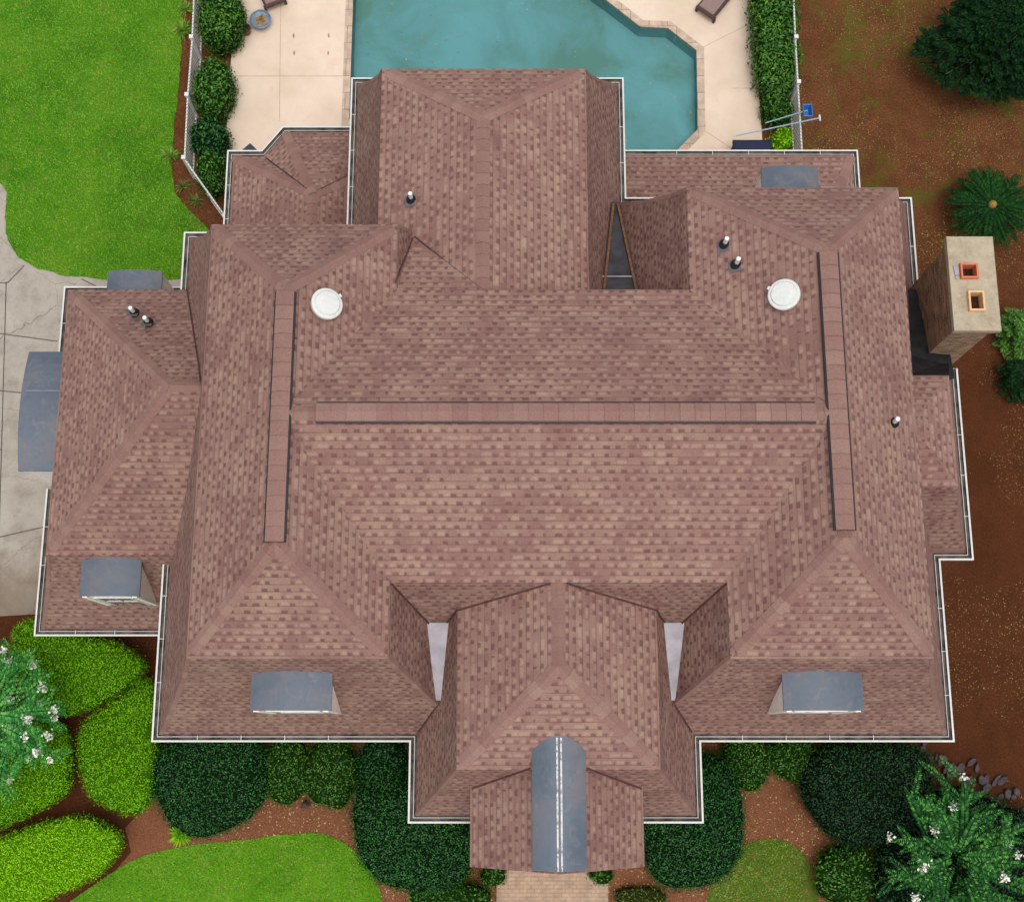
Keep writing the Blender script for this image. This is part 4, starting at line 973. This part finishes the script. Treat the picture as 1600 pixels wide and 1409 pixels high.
bush(ell(705, 1400, 62, 22, .4), .8, 'mid', 'low loose green shrub at the foot of the large dark shrub left of the path', None, dens=420, leaf=.07, lump=.12, jit=.07)
bush(ell(772, 1366, 16, 14, .3), .5, 'mid', 'tiny green plant at the left end of the brick path', 'plants at the path sides', dens=420, leaf=.07, lump=.1, cat='plant', name='plant')
bush(ell(938, 1364, 14, 13, .3), .5, 'mid', 'tiny green plant at the right end of the brick path', 'plants at the path sides', dens=420, leaf=.07, lump=.1, cat='plant', name='plant')
bush(ell(1000, 1402, 40, 16, .2), .4, 'olive', 'low olive groundcover clump below the portico roof', None, dens=420, leaf=.06, lump=.1, cat='plant', name='plant')

def leaflet_row(rs, base, direction, length, n, ll, width, droop=0.25, up=None, angle=1.05, taper=True):
    """frond: rachis polyline and paired leaflets; returns leaflet corner array and rachis points"""
    d = np.array(direction, float); d /= np.linalg.norm(d); upv = np.array([0, 0, 1.0]); side = np.cross(d, upv); side /= np.linalg.norm(side) + 1e-9
    Q = []; pts = []
    for i in range(n):
        t = (i + 1) / n; p = np.array(base) + d * length * t - upv * droop * length * t * t; pts.append(p)
        tang = d * length - upv * 2 * droop * length * t; tang /= np.linalg.norm(tang)
        s = ll * (math.sin(math.pi * min(1, .12 + t * .86)) ** .6 if taper else 1) * rs.uniform(.85, 1.1)
        for sg in (-1, 1):
            v = tang * math.cos(angle) + side * sg * math.sin(angle) + upv * rs.uniform(-.1, .25); v /= np.linalg.norm(v)
            w = np.cross(v, upv); w /= np.linalg.norm(w) + 1e-9
            Q += [p, p + v * s * .45 + w * width * .5, p + v * s, p + v * s * .45 - w * width * .5]
    return Q, pts

# sago palm
def sago(px, py):
    x, y = U(px, py, .9); rs = np.random.RandomState(4); root = empty('sago_palm', (x, y, 0), 'dark green sago palm with radiating fronds and a tan centre', 'palm')
    mb = MB(); mb.lathe((x, y, 0), [(.17, 0), (.2, .4), (.19, .8), (.13, .95), (.001, 1.03)], 18); mb.build('trunk', M['trunk'], root)
    mb = MB(); mb.lathe((x, y, .93), [(.13, 0), (.12, .08), (.07, .15), (.001, .18)], 16); mb.build('cone', mat_simple('tan_cone', srgb(150, 120, 62), .9, .1, .3, 20, bump=.6), root)
    Q = []; rm = MB()
    for k in range(78):
        a = 2 * math.pi * (k * .618034) ; e = rs.uniform(-.05, .55); d = (math.cos(a) * math.cos(e), math.sin(a) * math.cos(e), math.sin(e))
        q, pts = leaflet_row(rs, (x + .1 * math.cos(a), y + .1 * math.sin(a), .85 + .12 * (k % 3) / 3), d, rs.uniform(1.15, 1.42), 40, .19, .03, droop=.28, angle=.95)
        Q += q
        for p, q_ in zip(pts[::6], pts[6::6]): rm.tube(p, q_, .007, .005, 4, 0, False)
    f = quads_obj('fronds', np.array(Q), LM['palm'], root); rm.build('frond_stem', BODY['mid'], f)
sago(1550, 320)

# crape myrtles: arching feathery branches with white panicles
def myrtle(px, py, R_, ztop, n, label, kind, seed, az=None, flowers=26, sprays=3):
    x, y = U(px, py, ztop * .7); rs = np.random.RandomState(seed); root = empty('crape_myrtle', (x, y, 0), label, 'tree', 'white flowering trees in the front beds')
    tm = MB()
    for k in range(5):
        a = 2 * math.pi * k / 5 + .3; tm.tube((x + .08 * math.cos(a), y + .08 * math.sin(a), 0), (x + .45 * math.cos(a), y + .45 * math.sin(a), ztop * .62), .05, .025, 8)
    tm.build('trunk', M['trunk'], root)
    Q = []; bm_ = MB(); FQ = []; ends = []
    for k in range(n):
        a = rs.uniform(0, 2 * math.pi) if az is None else rs.uniform(*az); rr = R_ * (rs.uniform(.0, .15) if k % 5 == 0 else rs.uniform(.02, .62)); z = ztop * (1.0 - .33 * (rr / R_) ** 2) * rs.uniform(.72, 1.0)
        bx, by = x + rr * .55 * math.cos(a), y + rr * .55 * math.sin(a)
        e = rs.uniform(.1, .7); a2 = a + rs.normal(0, .35); d = (math.cos(a2) * math.cos(e), math.sin(a2) * math.cos(e), math.sin(e)); ln = rs.uniform(.9, 1.5) * R_ / 2.4
        q, pts = leaflet_row(rs, (bx, by, z * .9), d, ln * (.7 if k % 5 == 0 else 1), int(ln / .05), .15, .042, droop=.22, angle=1.1)
        Q += q
        bm_.tube((x + .3 * math.cos(a), y + .3 * math.sin(a), ztop * .5), pts[0], .018, .010, 5, 0, False)
        for p, q_ in zip(pts[::4], pts[4::4]): bm_.tube(p, q_, .010, .006, 4, 0, False)
        ends.append(pts[-1])
        for m in range(sprays):       # side sprays
            i = rs.randint(2, max(3, len(pts) - 3)); a3 = a2 + rs.choice([-1, 1]) * rs.uniform(.5, 1.0); d3 = (math.cos(a3), math.sin(a3), rs.uniform(.0, .4))
            q, p3 = leaflet_row(rs, pts[i], d3, ln * .5, int(ln * .5 / .05), .12, .038, droop=.2, angle=1.1); Q += q
    cr = quads_obj('foliage', np.array(Q), LM[kind], root); bm_.build('branch', BODY['mid'], cr)
    idx = rs.choice(len(ends), min(flowers, len(ends)), replace=False)
    for i in idx:
        c = ends[i]; FQ = []; k = rs.randint(26, 50); s_ = rs.uniform(.035, .07)
        P = c + rs.normal(0, s_, (k, 3)); N = rs.normal(0, 1, (k, 3)); N /= np.linalg.norm(N, axis=1, keepdims=True)
        quads_obj('flower_cluster', leaves_on(rs, P, N, .075, aspect=.9, jitter=.01), M['flower'], root)
myrtle(0, 1120, 2.5, 3.8, 74, 'feathery tree with white flower clusters at the left edge over the clipped shrubs', 'fern_light', 11, flowers=46)
bush(UL([(1370, 1330), (1400, 1270), (1480, 1225), (1560, 1250), (1640, 1300), (1680, 1400), (1600, 1460), (1400, 1460), (1360, 1400)], .7), 1.2, 'darker', 'low dark shrub spreading under the lower right flowering tree', None, dens=420, leaf=.07, lump=.22, jit=.09)
myrtle(1490, 1335, 3.0, 3.4, 50, 'feathery tree with white flower clusters in the lower right corner', 'fern', 23, flowers=11, sprays=2)

# dense evergreen, top right
def evergreen(px, py, rx, ry, z, h, label, seed, nb=130, kind='tree', name='evergreen_tree', cat='tree'):
    x, y = U(px, py, z); rs = np.random.RandomState(seed); root = empty(name, (x, y, 0), label, cat)
    tm = MB(); tm.tube((x, y, 0), (x, y, h * .9), .17, .04, 10)
    bmesh_ = MB(); Q = []
    for k in range(nb):
        t = rs.uniform(.1, 1) ** .8; zc = h * (.18 + .80 * t); r = (1 - t) ** .55 * 1.0; a = rs.uniform(0, 2 * math.pi)
        r *= 1 + .22 * noise.noise((math.cos(a) * 1.6 + seed, math.sin(a) * 1.6, t * 2)) * 2
        ex, ey = rx * r, ry * r; tip = np.array([x + ex * math.cos(a), y + ey * math.sin(a), zc - .15]); st = np.array([x, y, zc - .1])
        bmesh_.tube(st, tip, .03, .008, 4, 0, False)
        ln = np.linalg.norm(tip - st); m = max(3, int(ln / .16))
        for j in range(m):
            f = (j + .6) / m; p = st + (tip - st) * f
            if f < .35 and t < .8: continue
            for sg in (-1, 1):
                aa = a + sg * rs.uniform(.4, 1.1); d = (math.cos(aa), math.sin(aa), rs.uniform(-.1, .45)); q, _ = leaflet_row(rs, p, d, rs.uniform(.3, .5) * (1.2 - .4 * f), 9, .15, .04, droop=.25, angle=.8); Q += q
    cr = quads_obj('crown', np.array(Q), LM[kind], root); bmesh_.build('branch', M['trunk'], cr); tm.build('trunk', M['trunk'], root)
evergreen(1575, 60, 2.35, 1.95, 1.6, 4.2, 'dense dark evergreen filling the top right corner of the mulch yard', 31, nb=620)

evergreen(1596, 520, .55, .75, .7, 1.5, 'leafy loose shrub at the right edge behind the chimney', 41, nb=46, kind='mid', name='bush', cat='bush')
evergreen(1592, 590, .6, .6, .5, 1.2, 'dark loose shrub at the right edge below the leafy one', 42, nb=40, kind='tree', name='bush', cat='bush')
# small strappy plants and weeds
def clump(px, py, r, kind, label, n=70, name='plant', group=None):
    x, y = U(px, py, .1); rs = np.random.RandomState(int(px + py)); Q = []
    for k in range(n):
        a = rs.uniform(0, 6.283); e = rs.uniform(.15, 1.2); L_ = r * rs.uniform(.7, 1.15); d = np.array([math.cos(a) * math.cos(e), math.sin(a) * math.cos(e), math.sin(e)]); s = np.array([-math.sin(a), math.cos(a), 0]) * .018
        b = np.array([x, y, .03]) + rs.normal(0, .03, 3) * [1, 1, 0]; m = b + d * L_ * .55; t = b + d * L_ - np.array([0, 0, .25 * L_])
        Q += [b, m + s, t, m - s]
    o = quads_obj(name, np.array(Q), LM[kind]); tag(o, label, 'plant', group)
G4 = 'strappy plants in the lawn edge'
clump(286, 45, .42, 'weed', 'yellow green grassy plant outside the left fence, near the blue table', 110, group=G4)
clump(266, 242, .40, 'weed', 'yellow green grassy plant beside the bend of the left fence', 90, group=G4)
clump(290, 12, .36, 'weed', 'yellow green grassy plant at the top edge outside the left fence', 80, group=G4)
clump(283, 1300, .45, 'lime', 'spiky green plant in the straw below the big round dark shrub', 120)
clump(285, 290, .34, 'olive', 'small olive plant in the mulch left of the fence corner', 60, group='small plants in the left mulch bed')
clump(305, 312, .34, 'olive', 'small olive plant nearest the low bay roof outside the fence', 60, group='small plants in the left mulch bed')

# grass blades, fallen leaves, weeds (uncountable)
def inside(pts, X, Y):
    r = np.zeros(len(X), bool); n = len(pts)
    for i in range(n):
        x0, y0 = pts[i]; x1, y1 = pts[(i + 1) % n]
        if y0 == y1: continue
        c = ((y0 > Y) != (y1 > Y)) & (X < (x1 - x0) * (Y - y0) / (y1 - y0) + x0); r ^= c
    return r
def scatter(poly, dens, rs, bounds):
    x0, y0, x1, y1 = bounds; n = int((x1 - x0) * (y1 - y0) * dens); X = rs.uniform(x0, x1, n); Y = rs.uniform(y0, y1, n); m = inside(poly, X, Y); return X[m], Y[m]
def blades(name, poly, bounds, dens, kind, z, seed, hgt=.06):
    rs = np.random.RandomState(seed); X, Y = scatter(poly, dens, rs, bounds); n = len(X)
    a = rs.uniform(0, 6.283, n); e = rs.uniform(.2, 1.2, n); L_ = hgt * rs.uniform(.6, 1.4, n); w = .012
    B = np.stack([X, Y, np.full(n, z)], 1); D = np.stack([np.cos(a) * np.cos(e), np.sin(a) * np.cos(e), np.sin(e)], 1) * L_[:, None]; S = np.stack([-np.sin(a), np.cos(a), np.zeros(n)], 1) * w
    Q = np.stack([B - S, B + S, B + D], 1).reshape(-1, 3); o = quads_obj(name, Q, LM[kind], k=3); tag(o, kind='stuff'); return o
g1 = blades('grass', lawn, (-17.6, 13.2, -9.2, 25), 900, 'grass', .035, 3); tag(g1, 'short green grass of the upper left lawn', 'grass')
g2 = blades('grass', front, (-14, -5, -2.5, -2), 900, 'grass', .035, 4); tag(g2, 'short green grass of the front lawn', 'grass')
g3 = blades('grass', front_r, (4, -5, 8.5, -2), 700, 'weed', .035, 5); tag(g3, 'patchy grass of the small lawn right of the path', 'grass')
def litter(name, dens, bounds, poly, kind, seed, size, label, cat, thr=None):
    rs = np.random.RandomState(seed); X, Y = scatter(poly, dens, rs, bounds)
    if thr is not None:
        k = np.array([noise.noise((a * .45, b * .45, 7.7)) + .35 * noise.noise((a * 2, b * 2, 1.7)) > thr for a, b in zip(X, Y)]); X, Y = X[k], Y[k]
    n = len(X); P = np.stack([X, Y, np.full(n, .025)], 1); N = np.tile([0, 0, 1.0], (n, 1)) + rs.normal(0, .2, (n, 3)); N /= np.linalg.norm(N, axis=1, keepdims=True)
    o = quads_obj(name, leaves_on(rs, P, N, size, tilt=.3, aspect=.6, jitter=.004), LM[kind]); tag(o, label, cat, kind='stuff')
yard = [(9.2, 14), (9.2, 26), (19, 26), (19, -5), (9.0, -5), (11.3, 0), (12.2, 4), (12.2, 14)]
litter('fallen_leaves', 120, (9.2, -5, 19, 26), yard, 'litter', 9, .03, 'pale fallen leaves strewn over the brown mulch yard', 'leaves', -.12)
litter('weeds', 55, (9.4, 15, 15.5, 25), [(9.4, 15), (9.4, 25), (15.5, 25), (15.5, 15)], 'weed', 10, .045, 'patches of green weeds in the brown mulch yard', 'weeds', .16)

litter('straw_bits', 90, (-9.5, -5, 11, 1), bed, 'litter', 13, .06, 'loose tan straw and leaf bits on the front mulch bed', 'straw')
litter('floating_leaves', 5, (-5, 18.8, 6, 26), pool_pts, 'litter', 14, .05, 'a few leaves floating on the pool water', 'leaves')
bpy.data.objects['floating_leaves'].location.z = -.12
# edging stones, lower right
random.seed(12)
stone = mat_simple('grey_stone', srgb(80, 70, 70), 0.9, 0.15, 0.35, 5, bump=.8)
stpts = [(1436 + 176 * (k / 25) + random.uniform(-9, 9), 1166 + 96 * (k / 25) ** 1.15 + random.uniform(-14, 16)) for k in range(26)]
for i, (a, b) in enumerate(stpts):
    x, y = U(a, b, .15); mb = MB(); ang = random.uniform(-1.1, .3) + 1.57; w, l, h = random.uniform(.07, .13), random.uniform(.12, .24), random.uniform(.08, .2)
    k = 6; 
    ring = [(1 + random.uniform(-.3, .3)) for _ in range(k)]
    def rp(s, z): return [(x + (math.cos(t) * l * r * s) * math.cos(ang) - (math.sin(t) * w * r * s) * math.sin(ang), y + (math.cos(t) * l * r * s) * math.sin(ang) + (math.sin(t) * w * r * s) * math.cos(ang), z) for t, r in zip([2 * math.pi * q / k for q in range(k)], ring)]
    A, B_, C_ = rp(1, 0), rp(.95, h * .85), rp(.82, h)
    for p, q in ((A, B_), (B_, C_)):
        for j in range(k): mb.poly([p[j], p[(j + 1) % k], q[(j + 1) % k], q[j]])
    mb.poly(C_)
    tag(mb.build('edging_stone', stone), 'rough grey stone in the edging row beside the lower right flowering tree', 'stone', 'edging stones by the lower right tree')

# ------------------------------------------------------------------ things on the pool deck
def lounger(cx, cy, ang, label):
    root = empty('lounge_chair', (cx, cy, .05), label, 'lounge chair', 'brown lounge chairs by the pool'); root.rotation_euler = (0, 0, ang)
    def ch(mb, name, mat):
        me_o = mb.build(name, mat, None); me_o.parent = root; return me_o
    mb = MB()
    for s in (-1, 1): mb.box(-.95, s * .33 - .035, .27, .95, s * .33 + .035, .34)
    mb.box(-.95, -.295, .275, -.88, .295, .335); mb.box(.88, -.295, .275, .95, .295, .335); ch(mb, 'frame', M['dark_wicker'])
    for sx_ in (-.85, .85):
        for s in (-1, 1): mb = MB(); mb.box(sx_ - .04, s * .36 - .04, 0, sx_ + .04, s * .36 + .04, .27); ch(mb, 'leg', M['dark_wicker'])
    mb = MB(); mb.box(-.88, -.29, .34, .3, .29, .43); ch(mb, 'seat', M['cushion'])
    mb = MB(); mb.obox((.58, 0, .55), (.30, 0, .17), (0, .29, 0), (-.02, 0, .04)); ch(mb, 'backrest', M['cushion'])
# visible near ends sit at the top edge of the photograph
ax, ay = U(436, 8, .4); lounger(ax - .50, ay + .92, R(113), 'brown lounge chair poking in at the top left of the pool deck')
ax, ay = U(1112, 20, .4); lounger(ax + .35, ay + .75, R(52), 'brown lounge chair with taupe seat at the top right of the pool deck')

x, y = U(407, 30, .35); t = empty('planter_bowl', (x, y, .05), 'wide blue grey bowl planter with a brown plant on the deck', 'planter')
mb = MB(); mb.lathe((x, y, .05), [(.15, 0), (.2, .05), (.34, .28), (.36, .32), (.34, .33), (.30, .27), (.1, .2), (.001, .2)], 28); mb.build('bowl', mat_simple('blue_glaze', srgb(112, 132, 150), .4, .5, .3, 9), t, smooth=True)
mb = MB(); mb.lathe((x, y, .27), [(.30, 0), (.2, .02), (.001, .03)], 20); mb.build('soil', M['rust'], t)
rs = np.random.RandomState(8); P = np.array([x + .02, y, .34]) + rs.normal(0, .07, (90, 3)) * [1, 1, .6]; N = rs.normal(0, 1, (90, 3)); N /= np.linalg.norm(N, axis=1, keepdims=True)
quads_obj('dry_plant', leaves_on(rs, P, N, .08), LM['litter'], t)
x, y = U(384, 45, .3); t = empty('flower_pot', (x, y, .05), 'small dark flower pot beside the blue bowl planter', 'pot')
mb = MB(); mb.lathe((x, y, .05), [(.11, 0), (.16, .26), (.18, .26), (.18, .31), (.15, .31), (.14, .25), (.001, .24)], 24); mb.build('pot', mat_simple('red_brown_glaze', srgb(96, 52, 50), .4, .5, .2, 9), t)
P = np.array([x, y, .38]) + rs.normal(0, .06, (70, 3)); N = rs.normal(0, 1, (70, 3)); N /= np.linalg.norm(N, axis=1, keepdims=True)
quads_obj('foliage', leaves_on(rs, P, N, .07), LM['darker'], t)

# marks left on the deck by furniture feet
mb = MB(); 
for (a, b) in ((459, 57), (460, 84), (514, 57), (513, 84)):
    x, y = U(a, b); k = 9; mb.poly([(x + .03 * math.cos(q * 6.283 / k) * random.uniform(.6, 1.4), y + .09 * math.sin(q * 6.283 / k) * random.uniform(.7, 1.3), .0545) for q in range(k)])
o = mb.build('rust_stains', M['rust']); o['kind'] = 'structure'

# charcoal parasol against the low bay
x, y = U(388, 246, 2.3); t = empty('patio_umbrella', (x, y, .05), 'charcoal patio umbrella half hidden behind the low bay gutter', 'umbrella')
mb = MB(); mb.tube((x, y, .05), (x, y, 2.45), .02, n=10); mb.build('pole', M['black'], t)
mb = MB(); mb.lathe((x, y, .05), [(.22, 0), (.22, .05), (.05, .1), (.001, .1)], 20); mb.build('base', M['black'], t)
mb = MB(); c = [(x + .56 * math.cos(a), y + .56 * math.sin(a), 2.17) for a in (0, math.pi / 2, math.pi, 3 * math.pi / 2)]
for i in range(4):
    mb.poly([c[i], c[(i + 1) % 4], (x, y, 2.47)]); a, b = c[i], c[(i + 1) % 4]; mb.poly([(a[0], a[1], 2.09), (b[0], b[1], 2.09), b, a])
mb.build('canopy', M['charcoal'], t)

# navy covered box
x0, y1 = U(1145, 218, .8); x1, _ = U(1206, 218, .8); y0 = y1 - .75; t = empty('storage_box', ((x0 + x1) / 2, (y0 + y1) / 2, .05), 'navy blue covered box on the deck behind the right porch gutter', 'box')
mb = MB(); mb.box(x0 + .04, y0 + .04, .05, x1 - .04, y1 - .04, .72); mb.build('body', M['charcoal'], t)
mb = MB()
pr_ = [(.0, .70), (.0, .78), (.035, .81), (.09, .825)]
for (i0, z0), (i1, z1) in zip(pr_, pr_[1:]):
    A = [(x0 + i0, y0 + i0), (x1 - i0, y0 + i0), (x1 - i0, y1 - i0), (x0 + i0, y1 - i0)]; B_ = [(x0 + i1, y0 + i1), (x1 - i1, y0 + i1), (x1 - i1, y1 - i1), (x0 + i1, y1 - i1)]
    for j in range(4): mb.poly([(*A[j], z0), (*A[(j + 1) % 4], z0), (*B_[(j + 1) % 4], z1), (*B_[j], z1)])
mb.poly([(*p, .825) for p in B_]); mb.build('lid', M['navy'], t, smooth=False)

# pool poles leaning over the right fence
def pole(a, b, za, zb, r, name, label):
    pa, pb = (*U(*a, za), za), (*U(*b, zb), zb); t = empty(name, (pa[0], pa[1], 0), label, 'pool pole'); mb = MB(); mb.tube(pa, pb, r, n=10); mb.build('pole', M['pale_blue'], t); return t, V3(pa), V3(pb)
t, pa, pb = pole((1196, 192), (1262, 172), .85, 1.62, .02, 'leaf_skimmer', 'blue leaf skimmer net on a pale pole over the right fence')
mb = MB(); d = Vector((pb.x - pa.x, pb.y - pa.y, 0)).normalized(); s = Vector((-d.y, d.x, 0)); c = pb + d * .02
for q0, q1 in ((c + s * .2 - d * .15, c - s * .2 - d * .15), (c - s * .2 - d * .15, c - s * .2 + d * .12), (c - s * .2 + d * .12, c + s * .2 + d * .12), (c + s * .2 + d * .12, c + s * .2 - d * .15)): mb.tube(q0, q1, .018, n=8)
mb.build('net_frame', M['blue_plastic'], t)
mb = MB(); A = [c + s * .19 - d * .14, c - s * .19 - d * .14, c - s * .19 + d * .11, c + s * .19 + d * .11]; B_ = [p * .6 + c * .4 - Vector((0, 0, .22)) for p in A]
for j in range(4): mb.poly([A[j], A[(j + 1) % 4], B_[(j + 1) % 4], B_[j]])
mb.poly(B_); mb.build('net_bag', M['blue_plastic'], t)
t, pa, pb = pole((1150, 212), (1281, 184), .82, 1.75, .022, 'brush_pole', 'long pale pool brush pole crossing the right fence above the navy box')
mb = MB(); d = (pb - pa).normalized(); s = Vector((-d.y, d.x, 0)).normalized(); mb.tube(pb - s * .1, pb + s * .1, .03, n=8); mb.build('brush_head', M['white'], t)

# little dark ornament in the straw
x, y = U(478, 1256, .15); mb = MB()
mb.lathe((x, y, 0), [(.12, 0), (.13, .06), (.08, .1), (.07, .2), (.10, .26), (.05, .34), (.001, .36)], 16); mb.tube((x - .05, y - .05, .1), (x - .16, y - .1, .03), .04, .03, 8)
tag(mb.build('garden_ornament', mat_simple('mossy_stone', srgb(84, 68, 60), .95, .1, .4, 20, bump=.6)), 'small dark stone ornament on the straw below the green shrub', 'ornament')
